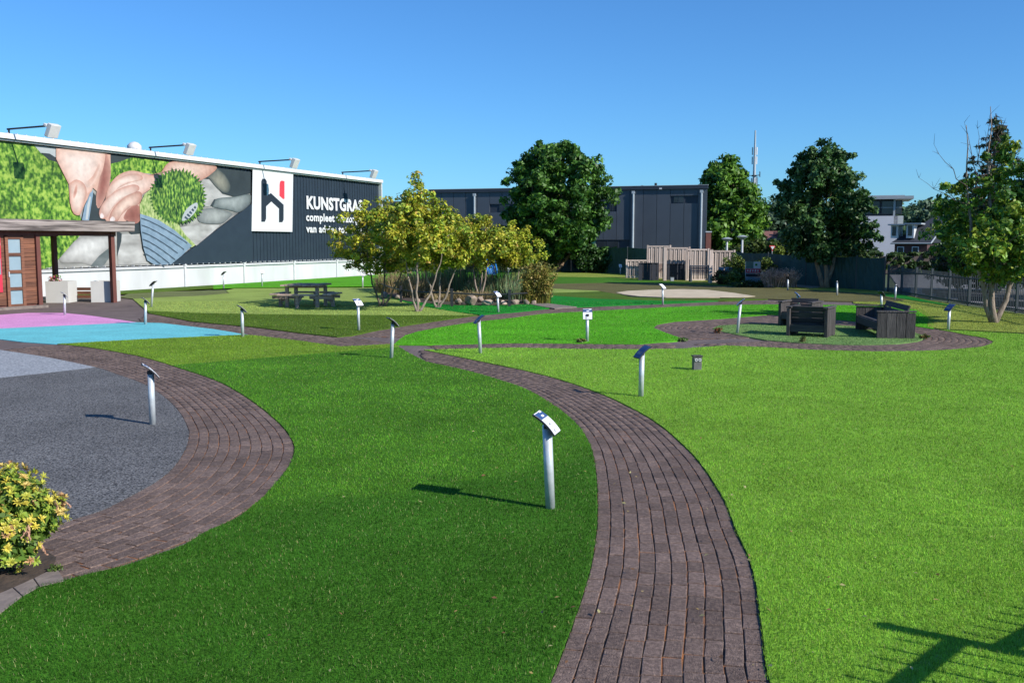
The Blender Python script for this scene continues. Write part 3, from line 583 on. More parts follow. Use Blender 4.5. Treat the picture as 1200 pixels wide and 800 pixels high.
def grass_clump(label, loc, w, d, h, n, cols, seed=1, name='ornamental_grass', plume=None, lean=0.25, wd=0.012, cat='grass clump', group=None, leafy=0):
    r = np.random.default_rng(seed); root = thing(name, label, cat, (loc[0], loc[1], 0), 0, group)
    K = 5; ang = r.uniform(0, 2 * PI, n); q = np.sqrt(r.random(n)); bx = np.cos(ang) * q * w / 2; by = np.sin(ang) * q * d / 2
    hh = h * r.uniform(0.55, 1.05, n) * (1 - 0.2 * q); la = r.uniform(0, 2 * PI, n); ll = np.abs(r.normal(0, lean, n)) * hh
    lx = np.cos(la) * ll + bx * 0.3; ly = np.sin(la) * ll + by * 0.3; wa = r.uniform(0, PI, n); V = []
    for k in range(K):
        t = k / (K - 1); x = bx + lx * t * t; y = by + ly * t * t; z = hh * t * (1 - 0.12 * t); w_ = wd * (1 - 0.85 * t) * (0.6 + 0.4 * min(1, t * 4))
        V.append(np.stack([x - np.cos(wa) * w_, y - np.sin(wa) * w_, z], 1)); V.append(np.stack([x + np.cos(wa) * w_, y + np.sin(wa) * w_, z], 1))
    V = np.stack(V, 1); F = []
    base = np.arange(n) * 2 * K
    for k in range(K - 1): F.append(np.stack([base + 2 * k, base + 2 * k + 1, base + 2 * k + 3, base + 2 * k + 2], 1))
    F = np.concatenate(F); cols = np.asarray(cols, float); c = cols[r.integers(0, len(cols), n)] * r.uniform(0.7, 1.25, (n, 1))
    npmesh('leaf_blades', V.reshape(-1, 3), F, M['needle'], root, tint=np.tile(c, (K - 1, 1)))
    if plume is not None:
        P = np.stack([bx + lx * 0.9, by + ly * 0.9, hh * 0.9], 1)[: int(n * 0.5)]
        leafcloud('plumes', P, 0.035, plume, root, m=M['needle'], per=9, spread=0.12, flat=1.5, seed=seed, aspect=2.6)
    if leafy:
        sel = r.integers(0, n, leafy); t = r.uniform(0.25, 1, leafy)
        P = np.stack([bx[sel] + lx[sel] * t * t, by[sel] + ly[sel] * t * t, hh[sel] * t], 1)
        leafcloud('foliage', P, 0.035, cols, root, per=9, spread=0.11, seed=seed + 1, aspect=2.6)
    return root

DG = [(0.035, 0.11, 0.014), (0.065, 0.175, 0.022), (0.115, 0.25, 0.035)]
YG = [(0.48, 0.50, 0.04), (0.34, 0.42, 0.035), (0.20, 0.31, 0.03), (0.54, 0.48, 0.05)]
def gx(u, v, D=None):
    p = G(u, v); return (p.x, p.y)

# ------------------------------------------------------------------ the long hall with the billboard
WO = Vector((-19.05, 35.84, 0)); WD = Vector((0.3584, 0.9336, 0)).normalized(); WN = Vector((WD.y, -WD.x, 0))   # origin, run, outward normal
def WS(u, v):                                 # run and height on the wall under a direction of view
    a = (u - 600) / FPX; b = (400 - v) / FPX
    d = Vector((a, math.cos(TH) + b * math.sin(TH), -math.sin(TH) + b * math.cos(TH))); c = Vector((0, 0, CAM_H))
    t = (WO - c).dot(WN) / d.dot(WN); p = c + d * t
    return ((p - WO).dot(WD), p.z)
S_END = WS(446, 212)[0]; S0 = -22.0
Z1 = 1.06; Z2 = 5.93; Z3 = 6.12
hall = thing('billboard_hall', 'long hall covered by a navy billboard with hands laying artificial grass', 'building', WO)
RZ = math.atan2(WD.y, WD.x)
# local frame: x along the wall, -y outward
hall.rotation_euler = (0, 0, RZ)
def ws(u, v, off): s, z = WS(u, v); return (s, -off, z)
mb = MB(); mb.box(((S0 + S_END) / 2, 0.15 + 6, (Z2 + 0.1) / 2), (S_END - S0 - 0.02, 12, Z2 + 0.08)); mb.build('wall', M['navy'], hall)
mb = MB(); s = S0
while s < S_END - 0.3:
    mb.box((s + 0.08, 0.142, (Z1 + Z2) / 2), (0.14, 0.03, Z2 - Z1 - 0.05)); s += 0.3
tag(mb.build('cladding_rib', M['navy'], hall), kind='stuff')
mb = MB(); mb.box(((S0 + S_END) / 2, 0.02, (Z2 + Z3) / 2), (S_END - S0 + 0.1, 0.36, Z3 - Z2)); mb.box(((S0 + S_END) / 2, 0.0, Z2 - 0.05), (S_END - S0 + 0.12, 0.10, 0.05)); mb.box((S_END + 0.01, 0.03, (Z1 + Z2) / 2), (0.10, 0.22, Z2 - Z1)); mb.build('cap_rail', M['white_trim'], hall)
mb = MB()
for k in range(120):
    s = S_END - 0.2 - k * 0.42
    if s < S0: break
    mb.box((s, 0.0, Z3 + 0.012), (0.04, 0.30, 0.03)); mb.box((s, 0.02, Z1 + 0.03), (0.03, 0.16, 0.05))
tag(mb.build('clip', M['lamp_grey'], hall), kind='stuff')
mb = MB(); mb.box(((S0 + S_END) / 2, 0.06, Z1 - 0.06), (S_END - S0, 0.14, 0.05)); mb.tube([(S0, -0.06, Z1 - 0.12), (S_END, -0.06, Z1 - 0.12)], 0.02, 6); mb.build('base_rail', M['lamp_grey'], hall)
# white plinth panels between posts
px = [437, 395, 344, 286, 217, 139]
ss = [WS(u, 330)[0] for u in px]; step = (ss[1] - ss[4]) / 3; ss = [S_END] + [ss[1] + (1 - k) * step for k in range(0, 13)]
ss = [s for s in ss if s > S0] + [S0]
for i in range(len(ss) - 1):
    a, b = ss[i + 1], ss[i]
    mb = MB(); mb.box(((a + b) / 2, 0.07, 0.47), (b - a - 0.03, 0.12, 1.0)); mb.build('wall_panel', M['white_wall'], hall)
    mb = MB(); mb.box((b - 0.02 if i else b - 0.07, -0.02, 0.51), (0.11, 0.10, 1.02)); mb.box((b - 0.02 if i else b - 0.07, -0.03, 1.045), (0.16, 0.13, 0.05)); mb.build('post', M['white_trim'], hall)
# the print, drawn as flat sheets (zoomed tracing: x/4, 130+y/4)
def zp(P): return [WS(x / 4, 130 + y / 4) for x, y in P]
LAY = [0.0]
def printed(P, m, name='printed_sheet', smooth=False, layer=None):
    Q = zp(P)
    if smooth: Q = [tuple(q) for q in crom(Q + [Q[0]], 5)][:-1]
    LAY[0] += 0.0022; y = 0.095 - LAY[0]
    tr = tessellate_polygon([[Vector((q[0], q[1], 0)) for q in Q]]); F = []
    for t in tr:
        a, b, c = [Vector((Q[i][0], 0, Q[i][1])) for i in t]
        F.append(tuple(t) if (b - a).cross(c - a).y < 0 else tuple(reversed(t)))
    mb = MB(); mb.add([(q[0], y, q[1]) for q in Q], F); return mb.build(name, m, hall)
pm = bpy.data.materials.new('print_photo'); pm.use_nodes = True; _n = pm.node_tree.nodes; _l = pm.node_tree.links
_a = _n.new('ShaderNodeAttribute'); _a.attribute_name = 'tint'; _no = _n.new('ShaderNodeTexNoise'); _no.inputs['Scale'].default_value = 3.5; _no.inputs['Detail'].default_value = 7
_tc = _n.new('ShaderNodeTexCoord'); _l.new(_tc.outputs['Object'], _no.inputs[0]); _mr = _n.new('ShaderNodeMapRange'); _mr.inputs[1].default_value = 0.3; _mr.inputs[2].default_value = 0.7; _mr.inputs[3].default_value = 0.50; _mr.inputs[4].default_value = 0.68
_l.new(_no.outputs[0], _mr.inputs[0]); _cc = _n.new('ShaderNodeCombineColor'); [_l.new(_mr.outputs[0], _cc.inputs[k]) for k in range(3)]
_mx = _n.new('ShaderNodeMix'); _mx.data_type = 'RGBA'; _mx.blend_type = 'MULTIPLY'; _mx.inputs[0].default_value = 1; _l.new(_a.outputs['Color'], _mx.inputs[6]); _l.new(_cc.outputs[0], _mx.inputs[7]); _l.new(_mx.outputs[2], _n['Principled BSDF'].inputs['Base Color']); _n['Principled BSDF'].inputs['Roughness'].default_value = 0.55
M['print_photo'] = pm
def soft(P, edge, mid, shift=(0, 0), fall=(0, .12, .3, .55, .8, 1.0)):
    """a rounded printed shape whose printed colour runs from its outline to its middle"""
    Q = [tuple(q) for q in crom(zp(P) + [zp(P)[0]], 5)][:-1]; n = len(Q); cx = sum(q[0] for q in Q) / n; cz = sum(q[1] for q in Q) / n
    k0 = WS(0, 200); sx, sz = shift; cx += sx; cz += sz; LAY[0] += 0.0022; y = 0.095 - LAY[0]; V = []; T = []
    m_ = len(fall) - 1
    for j, f in enumerate(fall[:-1]):
        V += [(q[0] + (cx - q[0]) * f, y, q[1] + (cz - q[1]) * f) for q in Q]; t = min(1, f / 0.75) ** 0.7; T += [tuple(e * (1 - t) + c * t for e, c in zip(edge, mid))] * n
    V.append((cx, y, cz)); T.append(mid); F = []
    for j in range(m_ - 1):
        for i in range(n): a = j * n + i; b = j * n + (i + 1) % n; F.append((a, b, b + n, a + n))
    for i in range(n): F.append(((m_ - 1) * n + i, (m_ - 1) * n + (i + 1) % n, m_ * n))
    me = bpy.data.meshes.new('printed_sheet'); me.from_pydata(V, [], F); me.materials.append(pm); at = me.color_attributes.new('tint', 'FLOAT_COLOR', 'POINT')
    for i, c in enumerate(T): at.data[i].color = (*c, 1)
    return link('printed_sheet', me, hall)
SK = ((0.50, 0.22, 0.16), (0.93, 0.68, 0.56)); SK2 = ((0.62, 0.31, 0.24), (0.96, 0.78, 0.68)); SKD = ((0.62, 0.33, 0.26), (0.30, 0.10, 0.08))
ZT = Z2 - 0.08
# extend past the left picture edge with the grass meadow
def top(x):                                   # the board's upper edge in tracing units
    u = x / 4; return (164.8 + (u - 0) * 0.1238 - 130) * 4 + 1
def bot(x): return (317.3 - x / 4 * 0.0335 - 130) * 4 - 2
printed([(-900, top(-900)), (1180, top(1180)), (1180, 436), (800, bot(800)), (-900, bot(-900))], M['p_stone'])
printed([(-900, top(-900)), (175, top(175)), (200, 195), (270, 235), (325, 325), (332, 400), (380, 480), (402, 560), (370, 600), (320, 660), (240, 738), (205, bot(205)), (-900, bot(-900))], M['p_grass'])
printed([(520, 250), (610, top(610)), (800, top(800)), (792, 260), (750, 300), (640, 285), (560, 305), (515, 345)], M['p_grass'])
printed([(168, top(168)), (275, top(275)), (275, 235), (240, 215), (200, 198)], M['p_cloth'], smooth=False)
printed([(200, 196), (240, 200), (272, 220), (275, 240), (235, 228)], M['p_dark'])
printed([(520, top(520)), (625, top(625)), (560, 240), (518, 248)], M['p_dark'])
# rocks
soft([(285, 692), (330, 640), (375, 598), (450, 590), (540, 588), (532, 640), (500, 680), (440, 722), (380, 712), (300, 712)], (0.34, 0.33, 0.31), (0.85, 0.84, 0.81), (-0.1, 0.2))
printed([(430, 728), (470, 680), (532, 630), (522, 684), (486, 735)], M['p_stone_dark'])
printed([(205, 745), (240, 738), (290, 716), (380, 716), (430, 730), (420, bot(420)), (205, bot(205))], M['p_stone'])
printed([(556, 580), (660, 575), (672, 650), (705, 715), (560, 722)], M['p_stone_light'])
printed([(555, 560), (577, 575), (575, 610), (556, 680)], M['p_dark'])
printed([(940, 320), (985, 320), (1050, 392), (1105, 405), (1010, 420), (1000, 445), (960, 450), (955, 400)], M['p_stone_light'])
soft([(1000, 445), (1020, 412), (1100, 402), (1178, 392), (1178, 434), (1130, 474), (1090, 468), (1010, 452)], (0.10, 0.13, 0.13), (0.42, 0.46, 0.45), (0, 0.1))
soft([(935, 465), (1010, 455), (1088, 478), (1080, 500), (1040, 528), (940, 520)], (0.16, 0.18, 0.18), (0.46, 0.48, 0.46))
printed([(990, 445), (1008, 415), (1016, 412), (1004, 446)], M['p_dark'])
printed([(845, 545), (940, 532), (1035, 535), (1000, 570), (925, 632), (880, 600)], M['p_stone_light'])
# sleeve and dark jacket
printed([(1020, top(1020)), (1180, top(1180)), (1180, 385), (1105, 402), (1045, 385), (990, 320), (965, 315), (1000, 285)], M['p_dark'])
soft([(1022, 268), (1060, 300), (1085, 350), (1070, 385), (1030, 370), (985, 318), (975, 300)], (0.05, 0.07, 0.07), (0.34, 0.33, 0.26))
# left hand, knife and dark gap
printed([(385, 512), (400, 450), (440, 380), (470, 420), (520, 380), (600, 440), (655, 470), (660, 575), (620, 578), (570, 516)], M['p_dark'])
printed([(268, top(268)), (522, top(522)), (524, 300), (505, 390), (470, 455), (455, 440), (462, 380), (440, 360), (430, 385), (400, 440), (380, 488), (350, 483), (332, 430), (328, 345), (290, 270), (268, 225)], M['p_skin'])
soft([(500, 182), (522, 260), (520, 330), (500, 400), (468, 456), (455, 430), (458, 380), (470, 320), (486, 250)], (0.66, 0.36, 0.28), (0.36, 0.13, 0.10))
soft([(274, 176), (340, 172), (440, 182), (494, 190), (492, 250), (472, 310), (440, 360), (400, 395), (360, 380), (328, 335), (292, 270), (270, 222)], (0.84, 0.52, 0.41), (0.97, 0.80, 0.71), (0, 0.25))
soft([(330, 340), (362, 322), (398, 342), (410, 385), (396, 440), (378, 486), (352, 482), (335, 440)], (0.70, 0.36, 0.27), (0.97, 0.80, 0.69))
soft([(356, 352), (366, 342), (366, 378), (352, 410), (346, 396)], (0.88, 0.58, 0.47), (0.60, 0.29, 0.22))
soft([(405, 338), (440, 300), (470, 240), (478, 250), (452, 320), (420, 358)], (0.93, 0.68, 0.57), (0.74, 0.44, 0.35))
printed([(400, 448), (425, 385), (440, 372), (438, 400), (420, 515), (388, 512)], M['p_blue'])
printed([(412, 440), (424, 400), (430, 404), (415, 508), (404, 510)], M['p_cloth'])
# right hand
soft([(700, 300), (750, 296), (790, 245), (850, 236), (940, 246), (1018, 262), (990, 298), (940, 328), (880, 352), (800, 355), (740, 350)], (0.58, 0.29, 0.21), (0.93, 0.68, 0.56), (0, 0.3))
soft([(500, 400), (516, 350), (556, 302), (620, 280), (690, 296), (742, 318), (742, 345), (700, 372), (660, 405), (655, 460), (600, 510), (560, 540), (490, 500)], (0.72, 0.40, 0.31), (0.95, 0.73, 0.63), (0, 0.3))
soft([(600, 462), (640, 440), (662, 460), (662, 505), (640, 528), (600, 515), (582, 500)], (0.50, 0.22, 0.17), (0.34, 0.12, 0.09))
soft([(512, 505), (528, 465), (566, 420), (612, 388), (655, 378), (668, 398), (655, 436), (612, 452), (574, 485), (552, 517), (522, 520)], SK[0], SK[1], (0.0, 0.1))
soft([(466, 482), (474, 450), (506, 406), (560, 366), (620, 346), (652, 352), (650, 374), (598, 398), (548, 438), (512, 480), (500, 503), (476, 504)], SK2[0], SK2[1], (0.0, 0.1))
soft([(497, 408), (512, 356), (556, 318), (612, 296), (660, 300), (668, 322), (606, 338), (556, 364), (516, 400)], (0.66, 0.35, 0.27), (0.96, 0.76, 0.66), (0, 0.1))
soft([(470, 486), (480, 478), (490, 494), (482, 504), (471, 500)], (0.93, 0.70, 0.64), (0.98, 0.88, 0.86))
soft([(516, 506), (530, 494), (542, 508), (532, 520), (518, 518)], (0.93, 0.70, 0.64), (0.98, 0.88, 0.86))
# turf roll
printed([(656, 440), (680, 390), (740, 340), (800, 330), (830, 520), (870, 580), (918, 628), (900, 640), (800, 580), (700, 500), (658, 480)], M['p_grass_pale'])
br = np.random.default_rng(4); ball = []
for k in range(96):
    a = 2 * PI * k / 96; q = 1.0 + (0.10 if k % 2 else -0.06) * br.uniform(0.4, 1.3); ball.append((835 + math.cos(a) * 128 * q, 402 - math.sin(a) * 124 * q))
printed(ball, M['p_grass_dark'])
printed([(858, 490), (880, 455), (920, 430), (928, 445), (915, 475), (885, 505), (855, 515)], M['p_cloth'], smooth=True)
for k in range(5): printed([(864 + k * 11, 500 - k * 12), (870 + k * 11, 492 - k * 12), (885 + k * 9, 505 - k * 13), (879 + k * 9, 511 - k * 13)], M['p_blue_dark'])
printed([(656, 482), (690, 492), (745, 512), (820, 560), (900, 632), (850, 680), (800, bot(800)), (725, bot(725) - 2), (690, 700), (672, 640), (660, 560)], M['p_blue'])
for k in range(6):
    o1 = k * 33; P = []
    for i in range(13):
        t = i / 12; x = 660 + k * 3 + t * (236 - k * 18); y = 500 + o1 + 130 * t ** 1.25 - k * 3 * t; P.append((x, y))
    w_ = 5; printed([p for p in P if p[0] + p[1] < 1525] + [(x, y + w_ + (i % 2) * 2) for i, (x, y) in list(enumerate(P))[::-1] if x + y < 1525], M['p_blue_dark'])
# navy corner below the diagonal
printed([(1181, 434), (1181, bot(1181)), (800, bot(800) + 1)], M['navy'])
# logo panel
def z2(P): return [(4 * (250 + x / 4), 4 * (150 + y / 4 - 130)) for x, y in P]      # second tracing
def logo(P, m, name='printed_sheet', smooth=False): return printed(z2(P), m, name, smooth)
logo([(183, 190), (373, 209), (369, 487), (178, 483)], M['p_white'], 'logo_panel')
logo([(228, 238), (242, 238), (249, 250), (249, 318), (268, 305), (328, 360), (328, 430), (322, 442), (306, 442), (306, 378), (270, 345), (246, 368), (246, 425), (240, 440), (223, 440), (223, 250)], M['p_ink'], 'logo')
logo([(318, 247), (332, 249), (332, 332), (326, 334), (308, 318), (309, 262), (312, 250)], M['p_red'], 'logo')
# lettering
def letters(txt, u0, vtop, vbot, u1, m=M['p_white'], weight=0.045):
    cu = bpy.data.curves.new('lettering', 'FONT'); cu.body = txt; cu.size = 1; cu.offset = weight; cu.space_character = 1.06; cu.resolution_u = 3
    tmp = bpy.data.objects.new('tmp', cu); COL.objects.link(tmp); bpy.context.view_layer.update()
    me = bpy.data.meshes.new_from_object(tmp.evaluated_get(bpy.context.evaluated_depsgraph_get())); bpy.data.objects.remove(tmp)
    co = np.array([v.co[:] for v in me.vertices]); x0, y0 = co[:, 0].min(), 0.0; x1 = co[:, 0].max(); cap = 0.72 if txt.isupper() else 0.74
    s0, zt = WS(u0, vtop); _, zb = WS(u0, vbot); s1 = WS(u1, vtop)[0]
    sx = (s1 - s0) / (x1 - x0); sz = (zt - zb) / cap
    for v in me.vertices: v.co = ((v.co.x - x0) * sx + s0, 0.078, v.co.y * sz + zb)
    me.materials.clear(); me.materials.append(m); me.update()
    return tag(link('lettering', me, hall), kind='stuff')
letters('KUNSTGRAS', 360.5, 229.5, 244, 426)
letters('compleet verzorgd', 360, 249, 258.5, 424, weight=0.036)
letters('van advies tot aanleg', 360, 263, 272, 429, weight=0.036)
# floodlights on arms
fl_l = ['floodlight on the leftmost arm above the printed meadow', 'floodlight on an arm above the printed turf roll', 'floodlight on an arm above the logo panel', 'floodlight on the arm at the far end of the billboard']
LR = [(11, 156), (177, 178), (305, 193), (402, 205)]
proto = None
for k, (u, v) in enumerate(LR):
    s_, z_ = WS(u, v); p = WO + WD * s_ + Vector((0, 0, Z3))
    if proto is None:
        f = thing('floodlight', fl_l[k], 'floodlight', p, RZ, 'floodlights along the billboard')
        mb = MB(); mb.box((0, 0.02, 0.10), (0.05, 0.05, 0.22)); mb.tube([(0, 0.1, 0.18), (0, -2.0, 0.22)], 0.035, 8); mb.box((0.0, -1.98, 0.20), (0.12, 0.1, 0.1)); mb.build('arm', M['black_metal'], f)
        mb = MB(); mb.box((0, -2.12, 0.03), (0.46, 0.20, 0.50), (0.45, 0, 0)); mb.box((0, -2.0, 0.22), (0.5, 0.16, 0.10), (0.45, 0, 0)); mb.build('lamp_head', M['lamp_grey'], f, bevel=0.02)
        mb = MB(); mb.box((0, -2.03, 0.0), (0.40, 0.015, 0.40), (0.45, 0, 0)); mb.build('glass', M['glass'], f)
        proto = f
    else: copy_thing(proto, p, RZ, fl_l[k])
p = WO + WD * WS(170, 170)[0] + WN * -0.6
f = thing('roof_vent', 'small round ventilation dome on top of the billboard wall', 'vent', (p.x, p.y, Z3 - 0.05))
mb = MB(); mb.tube([(0, 0, 0), (0, 0, 0.30), (0, 0, 0.42), (0, 0, 0.47)], [0.32, 0.30, 0.18, 0.04], 14); mb.build('dome', M['lamp_grey'], f, smooth=True)

# ------------------------------------------------------------------ timber pavilion
c0 = G(0, 363.5); c1 = G(49, 360); dv = (Vector((c1.x, c1.y)) - Vector((c0.x, c0.y))).normalized()
p135 = G(135, 354.5); ang = math.atan2(p135.y - c1.y, p135.x - c1.x)
pv = thing('pavilion', 'low timber pavilion with plank walls and a flat overhanging roof in front of the billboard', 'pavilion', (c1.x, c1.y), ang)
Lp = (p135 - c1).length
def pl(u, z):                                 # local x on the facade under image column u (facade plane y=0)
    d = Vector(((u - 600) / FPX, 1)); n = Vector((-math.sin(ang), math.cos(ang))); t = c1.dot(n) / d.dot(n); q = d * t - c1
    return q.dot(Vector((math.cos(ang), math.sin(ang))))
mb = MB(); mb.box((-0.02, 0.06, 1.22), (0.14, 0.14, 2.44)); mb.build('post', M['cedar_dark'], pv)
for yy in (0.06, 3.2):
    mb = MB(); mb.box((Lp, yy, 1.22), (0.15, 0.15, 2.44)); mb.build('post', M['cedar_dark'], pv)
mb = MB(); mb.box((Lp / 2 - 2.5, 0.06, 2.47 - 0.08), (Lp + 5.0 + 0.3, 0.10, 0.15)); mb.box((Lp / 2 - 2.5, 3.2, 2.47 - 0.08), (Lp + 5.0 + 0.3, 0.10, 0.15)); mb.build('beam', M['cedar_dark'], pv)
for k in range(3):
    mb = MB(); mb.box((Lp / 2 - 2.5 + 0.15, -0.30 - 0.012 * k, 2.53 + 0.12 * k), (Lp + 5.0 + 1.05, 0.04, 0.116)); mb.build('fascia_board', M['fascia'], pv)
    mb = MB(); mb.box((Lp + 0.69 + 0.012 * k, 1.65, 2.53 + 0.12 * k), (0.04, 3.86, 0.116)); mb.build('fascia_board', M['fascia'], pv)
mb = MB(); mb.box((Lp / 2 - 2.5 + 0.15, 1.65, 2.66), (Lp + 5.9, 3.8, 0.30)); mb.build('roof', M['cedar_dark'], pv)
mb = MB(); mb.box((-2.6, 1.7, 1.2), (5.0, 3.15, 2.38)); mb.build('wall', M['cedar_dark'], pv)
xd0, xd1 = pl(9.5, 0), pl(31, 0)
for k in range(17):                           # horizontal planks, either side of the door
    z = 0.14 + k * 0.137
    for a, b in ((xd1 + 0.02, -0.10), (-5.0, xd0 - 0.02)):
        mb = MB(); mb.box(((a + b) / 2, 0.095 - 0.004 * (k % 2), z + 0.06), (b - a, 0.045, 0.128), (0.06, 0, 0)); mb.build('plank', M['cedar'], pv)
dr = MB(); wdr = xd1 - xd0
dr.box((xd0 + 0.05, 0.06, 1.16), (0.10, 0.08, 2.24)); dr.box((xd1 - 0.05, 0.06, 1.16), (0.10, 0.08, 2.24))
for z in (0.10, 0.64, 1.18, 1.72, 2.26): dr.box(((xd0 + xd1) / 2, 0.06, z), (wdr - 0.2, 0.07, 0.10))
door = dr.build('door', M['cedar'], pv)
for z in (0.37, 0.91, 1.45, 1.99):
    mb = MB(); mb.box(((xd0 + xd1) / 2, 0.075, z), (wdr - 0.20, 0.02, 0.44)); mb.build('pane', M['glass'], door)
mb = MB(); mb.box((xd0 + 0.06, 0.0, 1.1), (0.025, 0.05, 0.16)); mb.build('handle', M['lamp_grey'], door)
mb = MB(); mb.box((-2.5, -0.12, 0.035), (5.1, 0.30, 0.09)); mb.build('threshold', M['concrete'], pv)
xp = pl(4.5, 0)
mb = MB(); mb.box((xp - 0.6, 0.045, 1.42), (1.2, 0.02, 1.75)); po = mb.build('poster', M['red'], pv)
mb = MB(); mb.box((xp - 0.45, 0.030, 1.35), (0.82, 0.008, 0.5)); mb.build('poster_picture', M['p_blue'], po)
mb = MB(); mb.tube([(xp - 0.16 + 0.13 * math.cos(a), 0.030, 2.05 + 0.10 * math.sin(a)) for a in np.linspace(0, 2 * PI, 20)], 0.012, 5); mb.box((xp - 0.17, 0.03, 2.05), (0.12, 0.01, 0.03)); mb.build('poster_mark', M['p_white'], po)
# white planter boxes
def planter(label, u0, u1, v, hgt, depth, rz):
    a = G(u0, v); b = G(u1, v); wd = (b - a).length; t = thing('planter', label, 'planter', (a.x, a.y), rz, 'white planters under the pavilion roof')
    mb = MB(); mb.box((wd / 2, depth / 2, hgt / 2 - 0.02), (wd - 0.06, depth - 0.06, hgt - 0.04)); mb.build('soil', M['earth'], t)
    e = 0.03
    for nm, c, d in (('side_panel', (wd / 2, e / 2, hgt / 2), (wd, e, hgt)), ('side_panel', (wd / 2, depth - e / 2, hgt / 2), (wd, e, hgt)),
                     ('side_panel', (e / 2, depth / 2, hgt / 2), (e, depth - 2 * e - 0.002, hgt - 0.002)), ('side_panel', (wd - e / 2, depth / 2, hgt / 2), (e, depth - 2 * e - 0.002, hgt - 0.002))):
        mb = MB(); mb.box(c, d); mb.build(nm, M['planter'], t)
    return t
planter('white planter box touching the cabin corner post', 54, 80, 354.8, 0.75, 0.75, 0.03)
planter('white planter box turned corner-on beside the right pavilion post', 107, 132, 354.2, 0.74, 0.85, 0.10)
q = G(92, 352); t = thing('wooden_crate', 'small wooden crate between the two white planters', 'crate', (q.x, q.y + 0.4))
for k in range(3): mb = MB(); mb.box((0, 0, 0.12 + 0.14 * k), (0.8, 0.05, 0.11)); mb.build('slat', M['cedar'], t)
for sx in (-0.36, 0.36): mb = MB(); mb.box((sx, 0.06, 0.24), (0.06, 0.06, 0.48)); mb.build('leg', M['cedar_dark'], t)
q = G(66, 354.8); t = shrub('flowering_plant', 'small red and pink flowering plant in the planter beside the cabin', (q.x - 0.2, q.y + 0.4), 0.5, 0.4, 0.25, [(0.7, 0.1, 0.12), (0.8, 0.4, 0.5), (0.1, 0.25, 0.03)], 0.05, 14, 14, seed=8, cat='plant', stems=3); t.location.z = 0.68

# ------------------------------------------------------------------ information posts
def info_post(label, base, topx, hpx, yaw, tilt=42, blue=False, r=0.033, lw=(0.20, 0.235), mini=False, yoff=0):
    b = G(*base); D = b.y; tp = AT(topx, hpx, D); h = tp.z; lean = tp.x - b.x
    t = thing('information_post', label, 'sign', (b.x, b.y, 0.0), 0, 'information posts on the lawns')
    mb = MB(); mb.tube([(0, 0, 0), (lean * 0.98, 0, h - 0.02)], r, 16); mb.build('pole', M['steel'], t, smooth=True)
    # curved plate: x' = down the slope, y' = across
    yw = math.radians(yaw); R = Matrix.Translation((lean, 0, h)) @ Matrix.Rotation(yw, 4, 'Z') @ Matrix.Rotation(math.radians(tilt), 4, 'Y')
    def plate(x0, x1, y0, y1, z0, z1, n=8, name='sign_plate', m=None):
        vs = []; fs = []; 
        for i in range(n + 1):
            x = x0 + (x1 - x0) * i / n; c = -1.1 * x * x
            for (y, z) in ((y0, z0), (y1, z0), (y1, z1), (y0, z1)): vs.append(R @ Vector((x, y, z + c)))
        for i in range(n):
            for k in range(4): a = i * 4 + k; b_ = i * 4 + (k + 1) % 4; fs.append((a, a + 4, b_ + 4, b_))
        fs.append((0, 1, 2, 3)); fs.append((n * 4 + 3, n * 4 + 2, n * 4 + 1, n * 4))
        mb = MB(); mb.add(vs, fs); return mb.build(name, m, t)
    L_, W_ = lw[1] / 2, lw[0] / 2
    plate(-L_, L_, -W_, W_, 0.0, 0.014, m=M['sign_dark'])
    if blue:
        plate(-L_ + 0.004, L_ - 0.004, -W_ + 0.004, W_ - 0.004, 0.0145, 0.017, name='sign_face', m=M['sign_blue'])
        plate(L_ * 0.1, L_ * 0.5, -W_ * 0.6, W_ * 0.5, 0.0172, 0.0182, name='printed_text', m=M['sign_grey'], n=3)
    else:
        plate(-L_ + 0.004, L_ - 0.004, -W_ + 0.004, W_ - 0.004, 0.0145, 0.017, name='sign_face', m=M['sign_white'])
        if not mini:
            plate(-L_ + 0.012, -L_ * 0.32, -W_ + 0.004, W_ - 0.004, 0.0172, 0.0182, name='header_band', m=M['sign_blue'], n=4)
            plate(-L_ * 0.62, -L_ * 0.45, -W_ * 0.2, W_ * 0.35, 0.0184, 0.0192, name='printed_mark', m=M['sign_white'], n=2)
            plate(-L_ * 0.98, -L_ * 0.8, W_ * 0.25, W_ * 0.8, 0.0184, 0.0192, name='printed_mark', m=M['sign_white'], n=2)
            for k in range(5): plate(L_ * (-0.12 + 0.13 * k), L_ * (-0.085 + 0.13 * k), -W_ * 0.35, W_ * (0.45 - 0.08 * (k % 2)), 0.0172, 0.0182, name='printed_text', m=M['sign_grey'], n=1)
            plate(L_ * 0.62, L_ * 0.85, -W_ * 0.5, -W_ * 0.15, 0.0172, 0.0182, name='printed_text', m=M['sign_grey'], n=1)
    mb = MB(); mb.box((lean, 0, h - 0.02), (0.05, 0.09, 0.04)); mb.build('bracket', M['sign_dark'], t)
    return t
